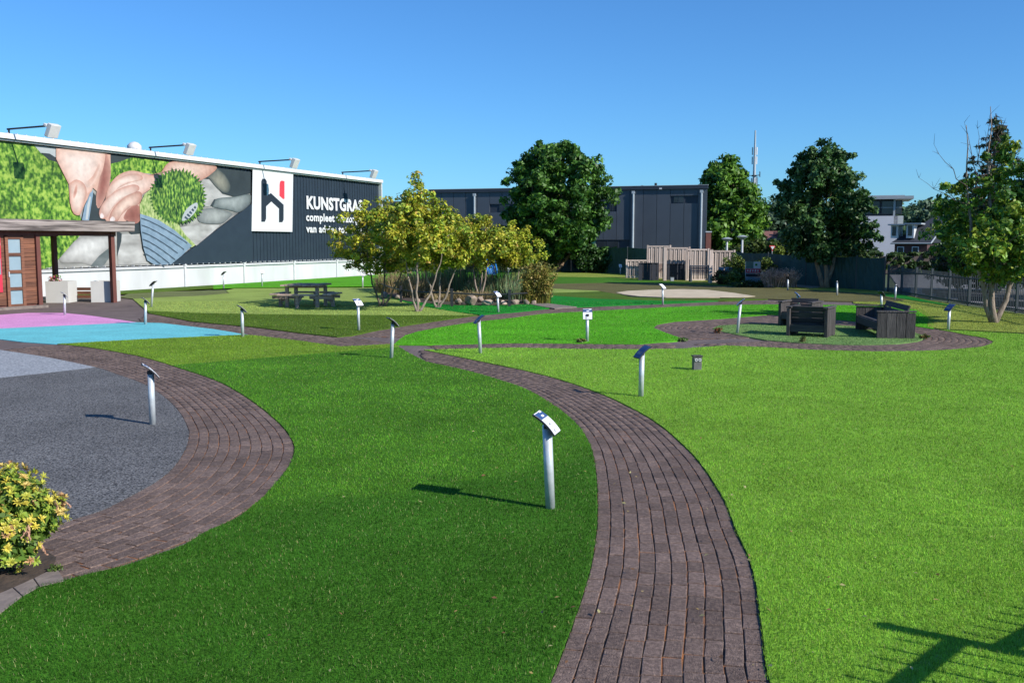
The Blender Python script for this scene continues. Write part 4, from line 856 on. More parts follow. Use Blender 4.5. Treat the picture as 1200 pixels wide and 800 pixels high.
IP = [
 ('white faced information sign on the tall nearest post in the dark green foreground lawn', (645, 598), 641, 495, -16, dict(r=0.038)),
 ('blue faced information sign on a post on the light lawn beside the main path', (751, 466), 752.5, 412, 198, dict(blue=True, r=0.036)),
 ('small white panel facing straight at the viewer on a post beside the thin path', (688, 401), 688.5, 368, -90, dict(tilt=70)),
 ('blue faced information sign on a post just right of the path fork', (563, 415), 561, 374, 195, dict(blue=True)),
 ('dark backed information sign on a post just left of the path fork', (458.5, 420.5), 460.5, 377, 25, dict()),
 ('white faced information sign on a post in the dark olive strip behind the path', (420.5, 388), 419.5, 354, -45, dict()),
 ('dark backed information sign on a post at the right tip of the cyan surface', (284.5, 395.5), 283.5, 361.5, 28, dict()),
 ('dark backed information sign on a post where pink and cyan surfaces meet', (170.5, 380.5), 170.5, 352, 30, dict()),
 ('thin leaning information post at the left tip of the picnic lawn', (177.5, 360.5), 179.3, 332, 170, dict()),
 ('dark backed information sign on a post in the pink surface', (76, 369.5), 75.5, 345, 25, dict()),
 ('left of the two far information posts before the white plinth', (262, 338), 262, 320, 160, dict(mini=True)),
 ('right of the two far information posts before the white plinth', (307.2, 336), 307, 318, -60, dict(mini=True)),
 ('information post half hidden under the leftmost yellow tree', (425, 338), 425, 321, -60, dict(mini=True)),
 ('white faced information sign on a post by the pond rope fence', (584, 367), 583, 344.5, -40, dict()),
 ('white faced information sign behind the reeds below the yellow leaves', (596, 323), 596, 313.5, -75, dict(tilt=65, mini=True)),
 ('white faced information sign on a post in front of the sand pit', (776.7, 357.5), 776.5, 335.5, -40, dict(mini=True)),
 ('white information sign standing before the green mesh near the wooden screens', (727, 322), 727, 311.5, -80, dict(tilt=65, mini=True)),
 ('information post leaning right at the left tip of the seating oval', (863.8, 391.5), 868, 354, 172, dict()),
 ('information post standing before the pink grass clump', (923, 341), 923.4, 326, 40, dict(mini=True)),
 ('pale post right of the far maple trunk', (981, 347), 981, 330, -90, dict(tilt=88, mini=True, lw=(0.05, 0.05))),
 ('blue faced information sign peeking over the rear timber armchair', (937, 362), 934.5, 345, -25, dict(blue=True)),
 ('dark information sign rising behind the timber sofa', (1033, 363), 1033, 344, 30, dict()),
 ('pale leaning post on the emerald edge before the bar fence', (1048.7, 352.5), 1050, 334, -90, dict(tilt=88, mini=True, lw=(0.05, 0.05))),
 ('blue faced information sign on a leaning post right of the seating ring', (1111, 387.5), 1113, 360, 200, dict(blue=True)),
 ('dark backed information sign on a post in the dark grey rubber surface', (179, 498), 176.5, 434, 25, dict(r=0.036)),
]
for lb, base, tx, ty, yaw, kw in IP: info_post(lb, base, tx, ty, yaw, **kw)
# outlet pillar
b = G(816.5, 434.5)
t = thing('socket_pillar', 'short grey outdoor socket pillar standing in the light green lawn', 'socket pillar', (b.x, b.y), 0.08)
mb = MB(); mb.box((0, 0, 0.12), (0.135, 0.115, 0.24)); mb.build('body', M['grey_post'], t, bevel=0.006)
mb = MB(); mb.box((0, 0, 0.248), (0.165, 0.14, 0.022)); mb.build('cap', M['dark_wood'], t, bevel=0.004)
for sx in (-0.03, 0.03):
    mb = MB(); mb.tube([(sx, -0.055, 0.19), (sx, -0.072, 0.19)], 0.024, 12); sk = mb.build('socket', M['p_white'], t)
    mb = MB(); mb.tube([(sx, -0.071, 0.19), (sx, -0.074, 0.19)], 0.012, 10); mb.build('socket_hole', M['black_metal'], sk)

# ------------------------------------------------------------------ timber seats
def seat_box(name, label, P0, axis_ang, length, depth, h, facing, cat, big_back=False):
    """local x runs along the seat, -y is the side one sits down from; P0 is the middle of the footprint"""
    t = thing(name, label, cat, P0, axis_ang, 'charred timber garden seats')
    nw = max(3, round(depth / 0.21)); pw = depth / nw
    for sx in (-1, 1):                        # side walls of upright planks
        for k in range(nw):
            mb = MB(); mb.box((sx * (length / 2 - 0.035), -depth / 2 + pw * (k + 0.5), h / 2 - 0.012), (0.07, pw - 0.010, h - 0.024), (0, 0, random.gauss(0, 0.004))); mb.build('side_plank', M['dark_wood'], t, bevel=0.004)
        mb = MB(); mb.box((sx * (length / 2 - 0.045), 0, h + 0.006), (0.115, depth + 0.02, 0.034)); mb.build('arm_rest', M['dark_wood'], t, bevel=0.005)
    n = 4
    for k in range(n):
        mb = MB(); mb.box((0, -depth / 2 + 0.06 + k * (depth - 0.25) / n + 0.06, 0.36 - 0.022 * k), (length - 0.15, (depth - 0.25) / n - 0.01, 0.035), (-0.10, 0, 0)); mb.build('seat_plank', M['dark_wood_x'], t)
    mb = MB(); mb.box((0, -depth / 2 + 0.04, 0.28), (length - 0.145, 0.045, 0.17)); mb.build('front_board', M['dark_wood_x'], t, bevel=0.004)
    for k in range(3):
        z = 0.36 + k * 0.135 + (0.04 if big_back else 0); y = depth / 2 - 0.22 + k * 0.045
        mb = MB(); mb.box((0, y, z), (length - 0.15, 0.035, 0.125), (-0.32, 0, 0)); mb.build('back_plank', M['dark_wood_x'], t, bevel=0.004)
    mb = MB(); mb.box((0, depth / 2 - 0.05, 0.20), (length - 0.145, 0.04, 0.16)); mb.build('rear_board', M['dark_wood_x'], t)
    return t
# sofa at the right, front towards the left
n1 = G(1027.5, 396.3); n2 = G(1072.5, 399.3); f1_ = G(1002.5, 386)
dd = (n2 - n1); dep = dd.length; ax = (f1_ - n1); ln = ax.length
mid = n1 + dd * 0.5 + ax * 0.5
ax_ang = math.atan2(ax.y, ax.x)               # seat runs away from the viewer; front (-y) must look left
seat_box('timber_sofa', 'wide charred timber sofa seen from its side on the green oval', (mid.x, mid.y), ax_ang + PI, ln, dep * 0.97, 0.60, -1, 'sofa', big_back=True)
# armchair seen from behind
a = G(933.6, 394.8); b = G(982, 397.2); m_ = (a + b) / 2; ang_ = math.atan2((b - a).y, (b - a).x)
seat_box('timber_armchair', 'charred timber armchair seen from behind left of the sofa', (m_.x - 0.02, m_.y + 0.40), ang_ + PI, (b - a).length, 0.80, 0.66, 1, 'armchair')
a = G(923.7, 383); b = G(964, 385); m_ = (a + b) / 2; ang_ = math.atan2((b - a).y, (b - a).x)
seat_box('timber_armchair', 'charred timber armchair facing the viewer, partly behind the other armchair', (m_.x, m_.y + 0.42), ang_ - 0.05, (b - a).length, 0.80, 0.62, -1, 'armchair')

# ------------------------------------------------------------------ picnic table
pc = G(356, 361); t = thing('picnic_table', 'weathered square wooden picnic table with a bench on each side on the pale lawn', 'picnic table', (pc.x, pc.y + 0.45), math.radians(-7))
for k in range(9): mb = MB(); mb.box((-0.58 + k * 0.145, 0, 0.735 + random.gauss(0, .004)), (0.132, 1.30, 0.05)); mb.build('table_plank', M['grey_wood'], t, bevel=0.006)
for sx in (-1, 1):
    for sy in (-1, 1):
        mb = MB(); mb.box((sx * 0.50, sy * 0.42, 0.34), (0.10, 0.10, 0.70)); mb.build('leg', M['grey_wood'], t)
        mb = MB(); mb.box((sx * 0.62, sy * 0.42, 0.34), (0.75, 0.05, 0.10)); mb.build('crossbeam', M['grey_wood'], t)
for a in range(4):
    Rm = Matrix.Rotation(a * PI / 2, 3, 'Z')
    for k in range(2): mb = MB(); mb.box(Rm @ Vector((0, -0.80 - 0.145 * k, 0.445)), (1.25, 0.135, 0.05), Rm); mb.build('bench_plank', M['grey_wood'], t, bevel=0.005)
    mb = MB(); mb.box(Rm @ Vector((0, -0.88, 0.205)), (0.10, 0.10, 0.41), Rm); mb.build('leg', M['grey_wood'], t)
    mb = MB(); mb.box(Rm @ Vector((0, -0.70, 0.27)), (0.06, 0.45, 0.08), Rm @ Euler((0.5, 0, 0)).to_matrix()); mb.build('brace', M['grey_wood'], t)
mb = MB(); mb.box((0, 0, 0.67), (1.15, 0.09, 0.08)); mb.build('crossbeam', M['grey_wood'], t)

# ------------------------------------------------------------------ pond: rope fence, rocks, reeds
pond = gp([(448, 342), (462, 350), (478, 354.5), (530, 358.8), (600, 358.6), (640, 355), (648, 345), (625, 333), (590, 328), (520, 326), (460, 331)])
o = sheet('pond_bank', pond, ZL[0] + 0.006, M['earth'], 0.05); tag(o, kind='structure')
pf = thing('rail_fence', 'low black post and rail fence around the reeds of the pond', 'fence', tuple(G(530, 360)))
o0 = Vector((*G(530, 360), 0))
posts = [((442, 342), 327), ((470, 355), 336), ((529.5, 360), 339), ((597, 360), 340.5), ((611, 346), 332.5), ((560, 331), 319)]
tops = []
for (bb, tv) in posts:
    g_ = G(*bb); h = AT(bb[0], tv, g_.y).z; q = Vector((g_.x, g_.y, 0)) - o0; tops.append(q + Vector((0, 0, h - 0.12)))
    mb = MB(); mb.box((q.x, q.y, h / 2), (0.085, 0.085, h)); mb.box((q.x, q.y, h + 0.01), (0.10, 0.10, 0.03)); mb.build('post', M['black_metal'], pf)
g_ = G(640, 354); tops2 = tops[:4] + [Vector((g_.x, g_.y, 0)) - o0 + Vector((0, 0, 0.44))]
for i in range(4): mb = MB(); mb.tube([tops2[i] - Vector((0, 0, 0)), (tops2[i] + tops2[i + 1]) / 2 - Vector((0, 0, 0.03)), tops2[i + 1]], 0.028, 6); mb.build('rail', M['black_metal'], pf)
mb = MB(); mb.tube([tops[4], tops[5]], 0.025, 6); mb.build('rail', M['black_metal'], pf)
mb = MB(); mb.tube([tops[4] + Vector((1.2, 0.2, 0)), tops[4]], 0.025, 6); mb.build('rail', M['black_metal'], pf)
def rock(label, u, v, wpx, hpx, seed, group='rocks along the pond edge'):
    r = np.random.default_rng(seed); g_ = G(u, v); s = g_.y / FPX
    t = bpy.data.meshes.new('rock'); import bmesh as bm_; b = bm_.new(); bm_.ops.create_icosphere(b, subdivisions=2, radius=1)
    cuts = [(Vector(r.normal(0, 1, 3)).normalized(), r.uniform(0.55, 0.85)) for _ in range(9)]
    for vtx in b.verts:
        for n_, d_ in cuts:
            e = vtx.co.dot(n_) - d_
            if e > 0: vtx.co -= n_ * e
        vtx.co.x *= wpx * s / 2 * 1.15; vtx.co.y *= wpx * s / 2 * 0.8; vtx.co.z *= hpx * s / 2 * 1.2
        vtx.co.z += hpx * s * 0.42
    b.to_mesh(t); b.free(); t.materials.append(M['rock']); o = link('rock', t); o.location = (g_.x, g_.y + wpx * s * 0.3, 0.03); o.rotation_euler = (0, 0, r.uniform(0, 6))
    return tag(o, label, 'rock', group)
RK = [(450, 350, 12, 8, 'rock at the far left end of the pond edge'), (468, 352, 10, 6, 'rock beside the second rail fence post'), (489, 356, 11, 5, 'low brown rock behind the forked white trunk'), (512, 357.5, 12, 6, 'reddish rock left of the middle fence post'), (538, 358.5, 12, 8, 'reddish rock right of the middle fence post'), (552, 359, 16, 12, 'large slanted pale rock right of the middle fence post'),
      (563, 356, 9, 8, 'small upright rock behind the large slanted rock'), (571, 359.5, 15, 8, 'broad pale rock left of the white faced sign'), (590, 358.5, 10, 6, 'low rock between the white faced sign and fence post'), (604, 358, 10, 6, 'rock right of the right fence post'), (617, 358, 7, 7, 'small white rock at the foot of the bamboo'), (626, 357.5, 8, 5, 'small flat rock beside the grey flagstone')]
for k, q in enumerate(RK): rock(q[4], *q[:4], seed=k + 3)
REED = [(0.13, 0.24, 0.10), (0.18, 0.30, 0.17), (0.24, 0.33, 0.17), (0.34, 0.30, 0.15)]
DRY = [(0.42, 0.31, 0.17), (0.34, 0.26, 0.13), (0.26, 0.24, 0.10)]
for k, (u, v, w_, h_, c, lb) in enumerate([(462, 344, 1.6, 1.25, DRY, 'clump of dry straw coloured reeds at the left end of the pond'), (492, 350, 1.7, 1.3, DRY, 'straw coloured reeds behind the forked white trunk'), (515, 348, 2.0, 1.7, REED, 'reeds left of the middle fence post'), (541, 349, 2.1, 1.9, REED, 'tall blue green reeds right of the middle fence post'),
        (566, 350, 1.5, 0.95, REED, 'reeds in front of the blue slide'), (590, 350, 1.6, 1.75, REED, 'reeds behind the white faced sign'), (555, 354, 1.6, 0.5, DRY, 'low dry reeds behind the large slanted rock'), (525, 354, 1.4, 0.45, DRY, 'low dry reeds by the middle fence post'), (605, 352, 0.9, 0.8, REED, 'short reeds left of the bamboo')]):
    g_ = G(u, v); grass_clump(lb, (g_.x, g_.y + 0.2), w_, 1.0, h_, 620, c, seed=20 + k, name='reed_clump', cat='reeds', group='reeds in the pond', wd=0.014, lean=0.11, leafy=60 if c is DRY else 0)
for k, (u, lb) in enumerate([(622, 'tall olive brown bamboo clump, left half beside the fence rail'), (636, 'tall olive brown bamboo clump, right half next to the bright lawn')]):
    g_ = G(u, 357); grass_clump(lb, (g_.x, g_.y + 0.2), 0.6, 0.5, 1.62, 170, [(0.24, 0.24, 0.04), (0.34, 0.28, 0.06), (0.16, 0.19, 0.04), (0.40, 0.28, 0.08)], seed=40 + k, name='bamboo', cat='bamboo', group='bamboo by the pond', wd=0.010, lean=0.16, leafy=420)
# thin upright stems and the crowns over the pond
YPROF = [(0.42, 0.35), (0.5, 1.0), (0.62, 1.25), (0.75, 1.15), (0.88, 0.75), (1.0, 0.12)]
def yt(label, u, v, H, sc, stems, seed, bark='bark_pale', lean=(0, 0), per=62, ncl=150, prof=YPROF, **kw):
    g_ = G(u, v)
    return make_tree(label, (g_.x, g_.y), H, [(a, b * sc) for a, b in prof], stems, 0.070, ncl, per, YG, bark=bark, spread=0.23, seed=seed, name='maple', trunk_r=0.045, group='small yellow maples by the pond', nbr=30, lean=lean, lump=0.16, tipcol=(0.62, 0.40, 0.08), tipp=0.03, up=0.6, var=0.3, **kw)
PA = [(0.30, 0.35), (0.40, 1.0), (0.52, 1.45), (0.66, 1.35), (0.80, 1.05), (0.92, 0.5), (1.0, 0.15)]
yt('leftmost yellow green maple with a dark split trunk before the billboard text', 447, 359.8, 3.55, 1.12, [(-0.5, 0.1, 0.7), (0.15, 0.3, 0.85), (0.9, -0.1, 0.7)], 51, bark='bark_dark', prof=PA, ncl=210, per=60, gaps=5)
PB = [(0.36, 0.3), (0.44, 0.8), (0.56, 1.15), (0.66, 1.05), (0.74, 0.75), (0.80, 0.50), (0.86, 0.46), (0.91, 0.34), (0.95, 0.30), (1.0, 0.16)]
yt('yellow maple with a forked white trunk and a tall leading shoot', 489, 366, 4.15, 1.0, [(-0.4, 0.1, 0.62), (0.05, 0.0, 0.98), (0.8, 0.2, 0.6)], 52, prof=PB, ncl=190, per=60, gaps=4)
yt('yellow maple with a long slanting white stem right of the forked trunk', 513, 361.5, 3.05, 0.95, [(-0.5, 0.1, 0.75), (0.7, 0.0, 0.80), (0.1, 0.4, 0.8)], 53, ncl=170, gaps=4)
yt('yellow maple above the reeds and the blue slide', 562, 352, 3.0, 1.02, [(-0.3, 0.1, 0.8), (0.35, 0.2, 0.8), (0.1, 0.5, 0.75)], 54, ncl=190, gaps=4)
yt('rightmost yellow maple beside the large dark tree', 600, 350, 2.85, 0.92, [(-0.25, 0.1, 0.8), (0.35, 0.2, 0.78)], 55, ncl=165, gaps=4)
yt('yellow maple at the back of the pond between slide and forked trunk', 535, 343, 3.3, 0.95, [(-0.3, 0.1, 0.8), (0.3, 0.2, 0.8)], 56, ncl=150, gaps=3)

# ------------------------------------------------------------------ trees further back
g_ = G(672, 319.5)
make_tree('big dark green maple with several pale trunks before the grey industrial building', (g_.x - 1.3, g_.y), 8.7, [(0.14, 1.4), (0.22, 2.5), (0.32, 3.1), (0.5, 3.5), (0.68, 3.3), (0.84, 2.8), (0.93, 2.1), (1.0, 0.9)],
          [(-1.6, 0.3, .8), (-0.5, 0.5, .9), (0.5, 0.2, .9), (1.5, 0, .8), (2.2, .3, .6)], 0.19, 760, 56, DG, bark='bark_orange', spread=0.44, seed=61, trunk_r=0.16, nbr=50, lump=0.09, name='maple', gaps=16, lean=(0.2, 0))
g_ = G(968, 338)
make_tree('dark green maple with a forked trunk before the green mesh fence', (g_.x, g_.y), 6.35, [(0.19, 0.4), (0.25, 1.3), (0.33, 1.75), (0.42, 1.95), (0.6, 1.8), (0.75, 1.55), (0.88, 1.2), (1.0, 0.5)],
          [(-0.8, 0.3, .8), (0.7, 0.2, .9), (0.0, 0.2, .9)], 0.125, 700, 50, [(0.03, 0.09, 0.02), (0.06, 0.15, 0.03), (0.13, 0.24, 0.07)], bark='bark_orange', spread=0.27, seed=162, trunk_r=0.13, nbr=50, lump=0.11, name='maple', gaps=20, lean=(-0.35, 0))
make_tree('mid green tree standing behind the right end of the grey industrial building', (20.6, 95), 10.1, [(0.1, 2.4), (0.25, 3.6), (0.45, 3.9), (0.62, 3.2), (0.75, 2.7), (0.88, 1.6), (1.0, 0.4)],
          [(-1, .3, .8), (1, 0, .9)], 0.30, 420, 50, [(0.06, 0.15, 0.018), (0.10, 0.23, 0.02), (0.16, 0.31, 0.03)], spread=0.65, seed=63, trunk_r=0.25, nbr=30, lump=0.16)
g_ = G(1166, 379)
make_tree('loose green maple with three bare grey trunks by the bar fence', (g_.x, g_.y), 4.55, [(0.24, 0.5), (0.34, 1.35), (0.5, 1.75), (0.66, 1.6), (0.8, 1.2), (0.92, 0.65), (1.0, 0.2)],
          [(-0.9, 0.2, 1.12), (-0.35, 0.1, 1.22), (0.9, 0.0, 0.9), (-0.1, 0.4, 1.0)], 0.085, 520, 36, [(0.06, 0.16, 0.02), (0.11, 0.24, 0.025), (0.18, 0.32, 0.03), (0.30, 0.38, 0.04)], bark='bark_pale', spread=0.20, seed=64, trunk_r=0.085, nbr=60, lump=0.22, name='maple', gaps=20, lean=(0.0, 0))
tr = [o for o in bpy.data.objects if o.get('label', '').startswith('loose green maple')][0]
mb = MB(); random.seed(5)
for (x, z, tx, tz) in [(-0.7, 3.4, -1.75, 4.6), (-0.5, 3.6, -1.0, 5.15), (-0.35, 4.2, -0.35, 5.35), (-0.6, 3.0, -2.1, 3.75), (-0.2, 4.3, 0.05, 5.2), (-0.5, 4.0, -0.65, 5.0)]:
    pts = bez((x, 0.1, z), (tx, 0.1, tz), (-0.05, 0, -0.1), 7, wob=0.03); mb.tube(pts, [0.016, .013, .011, .009, .007, .005, .003], 4)
    for j in range(7):
        p = pts[random.randint(2, 6)]; mb.tube([p, p + Vector((random.uniform(-.22, .22), random.uniform(-.1, .1), random.uniform(.05, .28)))], [0.006, 0.0025], 3)
mb.build('bare_twigs', M['twig'], tr)
# conifer with a thinning top behind it
def conifer(label, x, y, H, R0, seed, cols):
    random.seed(seed); root = thing('conifer', label, 'tree', (x, y)); mb = MB(); mb.tube([(0, 0, 0), (0.05, 0, H * .5), (0, 0, H)], [0.14, 0.09, 0.012], 7); P = []; r = np.random.default_rng(seed)
    for k in range(190):
        z = H * (0.12 + 0.88 * (k / 190)); R_ = R0 * (1 - z / H) ** 0.75 + 0.12; a = random.uniform(0, 2 * PI); L_ = R_ * random.uniform(0.6, 1.1)
        e = Vector((math.cos(a) * L_, math.sin(a) * L_, z - L_ * 0.18)); mb.tube([(0, 0, z), e], [0.02, 0.005], 3)
        if z / H < 0.9 or random.random() < .4:
            for q in np.linspace(0.35, 1, max(2, int(L_ * (3 if z / H < .7 else 1.2)))): P.append((e.x * q, e.y * q, z + (e.z - z) * q - 0.04))
    mb.build('trunk', M['twig'], root); leafcloud('crown', np.array(P), 0.07, cols, root, per=20, spread=0.16, flat=0.6, seed=seed, aspect=3.2, hang=0.8)
    return root
p = AT(1167, 133, 40); conifer('thinning brownish conifer whose bare top rises above the right hand trees', p.x, 40, p.z, 2.7, 71, [(0.08, 0.10, 0.035), (0.16, 0.10, 0.06), (0.05, 0.10, 0.03)])
make_tree('dark dense tree at the right edge of the picture behind the bar fence', (21.3, 36.5), 6.1, [(0.05, 1.4), (0.25, 2.1), (0.5, 2.3), (0.75, 1.9), (0.9, 1.2), (1.0, 0.4)], [(-.5, .2), (.6, 0)], 0.14, 420, 44, [(0.03, 0.075, 0.014), (0.05, 0.11, 0.02), (0.08, 0.16, 0.025)], spread=0.4, seed=65, trunk_r=0.16, lump=0.15)
make_tree('green bushy tree between the brick house and the bar fence', (20.9, 42.5), 3.9, [(0.05, 1.2), (0.3, 1.7), (0.6, 1.5), (0.85, 0.9), (1.0, 0.4)], [(-.4, .2), (.4, 0)], 0.12, 300, 44, [(0.05, 0.12, 0.02), (0.09, 0.17, 0.022), (0.14, 0.21, 0.03)], spread=0.36, seed=66, trunk_r=0.12, lump=0.18)
# distant woodland
FARC = [(0.085, 0.15, 0.075), (0.11, 0.19, 0.09), (0.07, 0.13, 0.075)]
FT = [(870, 238), (886, 240), (902, 236), (918, 241), (1052, 243), (1066, 240), (1080, 236), (1094, 233), (1108, 238), (1124, 234), (1030, 244), (1014, 246), (934, 240)]
fw = ['behind the mast', 'right of the mast', 'in the gap left of the forked maple', 'touching the forked maple on its left', 'right of the white house roof', 'above the brick house ridge, left', 'above the brick house ridge, right', 'left of the bare twigs', 'behind the bare twigs', 'behind the loose maple', 'behind the white house', 'left behind the white house', 'behind the crown of the forked maple']
for k, (u, v) in enumerate(FT):
    D = 165 + (k % 3) * 14; p = AT(u, v, D); rr = 3.4 + (k % 4) * 0.5
    make_tree('far grey green woodland tree ' + fw[k], (p.x, D), p.z, [(0.02, rr), (0.3, rr * 1.25), (0.6, rr * 1.15), (0.85, rr * .75), (1.0, rr * .2)], [(0, 0)], 0.55, 130, 26, FARC, spread=1.3, seed=80 + k, trunk_r=0.3, nbr=6, lump=0.12, group='far woodland trees')

# ------------------------------------------------------------------ dark industrial building
BR = AT(829, 217, 80); BL = AT(503.5, 222.5, 87.2); d = Vector((BL.x - BR.x, BL.y - BR.y)); Lb = d.length; ab = math.atan2(-d.y, -d.x); HB = BR.z
bd = thing('industrial_building', 'long anthracite grey industrial building with vertical cladding behind the green mesh fence', 'building', (BL.x, BL.y), ab)
def bl(u):                                    # local x on the facade under image column u
    dr_ = Vector(((u - 600) / FPX, 1)); n = Vector((-math.sin(ab), math.cos(ab))); o_ = Vector((BL.x, BL.y)); t_ = o_.dot(n) / dr_.dot(n); q = dr_ * t_ - o_
    return q.dot(Vector((math.cos(ab), math.sin(ab))))
def bz(u, v):
    dr_ = Vector(((u - 600) / FPX, 1)); n = Vector((-math.sin(ab), math.cos(ab))); o_ = Vector((BL.x, BL.y)); return AT(u, v, (o_.dot(n) / dr_.dot(n))).z
mb = MB(); mb.box((Lb / 2 - 0.3, 1.15, HB / 2 - 0.05), (Lb - 0.7, 2.0, HB - 0.1)); mb.box((Lb / 2 - 3.6, 6.9, HB / 2 - 0.05), (Lb - 7.2, 9.5, HB - 0.1)); mb.build('wall', M['cladding_dark'], bd)
wins = [(584, 598, 239, 249), (712, 720, 237, 248), (786.5, 800, 229.5, 238.5), (667, 698, 281, 290.5), (698, 724.5, 281, 290.5)]
W3 = [(bl(a), bl(b), bz(a, d_), bz(a, c)) for a, b, c, d_ in wins]
xx = 0.0; pwid = 1.13
while xx < Lb - 0.05:
    x1 = min(xx + pwid, Lb); cuts = [(0.0, HB - 0.28)]
    for (a, b, z0, z1) in W3:
        if a < x1 - 0.02 and b > xx + 0.02:
            new = []
            for (c0_, c1_) in cuts:
                if z0 > c0_: new.append((c0_, min(z0, c1_)))
                if z1 < c1_: new.append((max(z1, c0_), c1_))
            cuts = [q for q in new if q[1] - q[0] > 0.02]
    mb = MB()
    for c0_, c1_ in cuts: mb.box(((xx + x1) / 2, 0.09, (c0_ + c1_) / 2), (x1 - xx - 0.03, 0.12, c1_ - c0_))
    mb.build('wall_panel', M['cladding'], bd); xx = x1
mb = MB(); mb.box((Lb / 2, 0.02, HB - 0.14), (Lb + 0.1, 0.34, 0.27)); mb.build('roof_edge', M['cladding_dark'], bd)
mb = MB(); mb.box((Lb / 2, 0.02, HB + 0.02), (Lb + 0.14, 0.38, 0.04)); mb.build('roof_trim', M['window_trim'], bd)
for k, (a, b, z0, z1) in enumerate(W3):
    mb = MB(); mb.box(((a + b) / 2, 0.13, (z0 + z1) / 2), (b - a, 0.04, z1 - z0)); wv = mb.build('window', M['cladding_dark'], bd)
    mb = MB(); mb.box(((a + b) / 2, 0.10, (z0 + z1) / 2), (b - a - 0.16, 0.03, z1 - z0 - 0.14)); mb.build('pane', M['glass_green'] if k == 3 else M['glass_dark'], wv)
    mb = MB(); mb.box(((a + b) / 2, 0.085, (z0 + z1) / 2), (0.05, 0.03, z1 - z0 - 0.1)); mb.build('mullion', M['cladding_dark'], wv)
for u in (556.8, 741, 820):
    x = bl(u); mb = MB(); mb.tube([(x, -0.10, 0), (x, -0.10, HB - 0.55)], 0.09, 8); mb.box((x, -0.08, HB - 0.5), (0.26, 0.2, 0.22)); mb.build('drain_pipe', M['pipe'], bd)
for u, h_ in ((764, 0.32), (748, 0.14)): mb = MB(); x = bl(u); mb.tube([(x, 1.2, HB - .1), (x, 1.2, HB + h_)], 0.11, 8); mb.build('chimney', M['black_metal'], bd)
mb = MB(); x = bl(772.5); mb.box((x, -0.1, HB - 0.22), (0.22, 0.12, 0.12)); mb.build('camera_box', M['p_white'], bd)
mb = MB(); x0 = -5.2; mb.box((x0 / 2 - 0.05, 4, 2.9), (-x0, 8, 5.8)); mb.build('annex', M['cladding'], bd)
p0 = AT(829.5, 291, 79)
t = thing('brick_pier', 'dark stone faced pier at the right corner of the industrial building', 'pier', (p0.x, 79)); mb = MB(); mb.box((0, 0, 1.45), (0.42, 0.4, 2.9)); mb.build('pier_body', M['cedar_dark'], t); mb = MB(); mb.box((0, 0, 2.95), (0.5, 0.48, 0.1)); mb.build('cap', M['window_trim'], t)

# ------------------------------------------------------------------ green mesh fence
def mesh_fence(label, pts, hts, nper):
    a0 = G(*pts[0]); t = thing('mesh_fence', label, 'fence', tuple(a0))
    for i in range(len(pts) - 1):
        a = G(*pts[i]) - a0; b = G(*pts[i + 1]) - a0; n = nper[i]
        for k in range(n):
            p = a + (b - a) * (k / n); q = a + (b - a) * ((k + 1) / n); h0 = hts[i] + (hts[i + 1] - hts[i]) * k / n; h1 = hts[i] + (hts[i + 1] - hts[i]) * (k + 1) / n
            dvec = (q - p).normalized(); nn = Vector((-dvec.y, dvec.x)) * 0.012; m_ = 10; V = []; F = []
            for j in range(m_ + 1):
                for zi in range(5):
                    s_ = p + (q - p) * (0.015 + 0.97 * j / m_); wob = 0.035 * math.sin(j * 1.9 + zi * 1.3 + k * 2.1) * (0 < j < m_) * (zi > 0)
                    h_ = h0 + (h1 - h0) * j / m_; nv = nn.normalized() * wob
                    V.append((s_.x + nv.x, s_.y + nv.y, 0.04 + (h_ - 0.06 - 0.05 * math.sin(PI * j / m_) * (zi == 4)) * zi / 4))
            for j in range(m_):
                for zi in range(4): c = j * 5 + zi; F.append((c, c + 5, c + 6, c + 1))
            mb = MB(); mb.add(V, F); o = mb.build('mesh_panel', M['green_net'], t)
            so_ = o.modifiers.new('thickness', 'SOLIDIFY'); so_.thickness = 0.01
            mb = MB(); mb.tube([(p.x, p.y, 0), (p.x, p.y, h0 + 0.04)], 0.035, 8); mb.build('post', M['fence_grey'], t)
    q = G(*pts[-1]) - a0; mb = MB(); mb.tube([(q.x, q.y, 0), (q.x, q.y, hts[-1] + 0.06)], 0.04, 8); mb.build('post', M['fence_grey'], t)
    return t
mesh_fence('green mesh covered fence running behind the wooden screens and the forked maple', [(1036, 342), (944, 335.6), (860, 329.5), (735, 321.5), (640, 317)], [1.48, 1.52, 1.62, 1.80, 1.80], [3, 2, 3, 3])

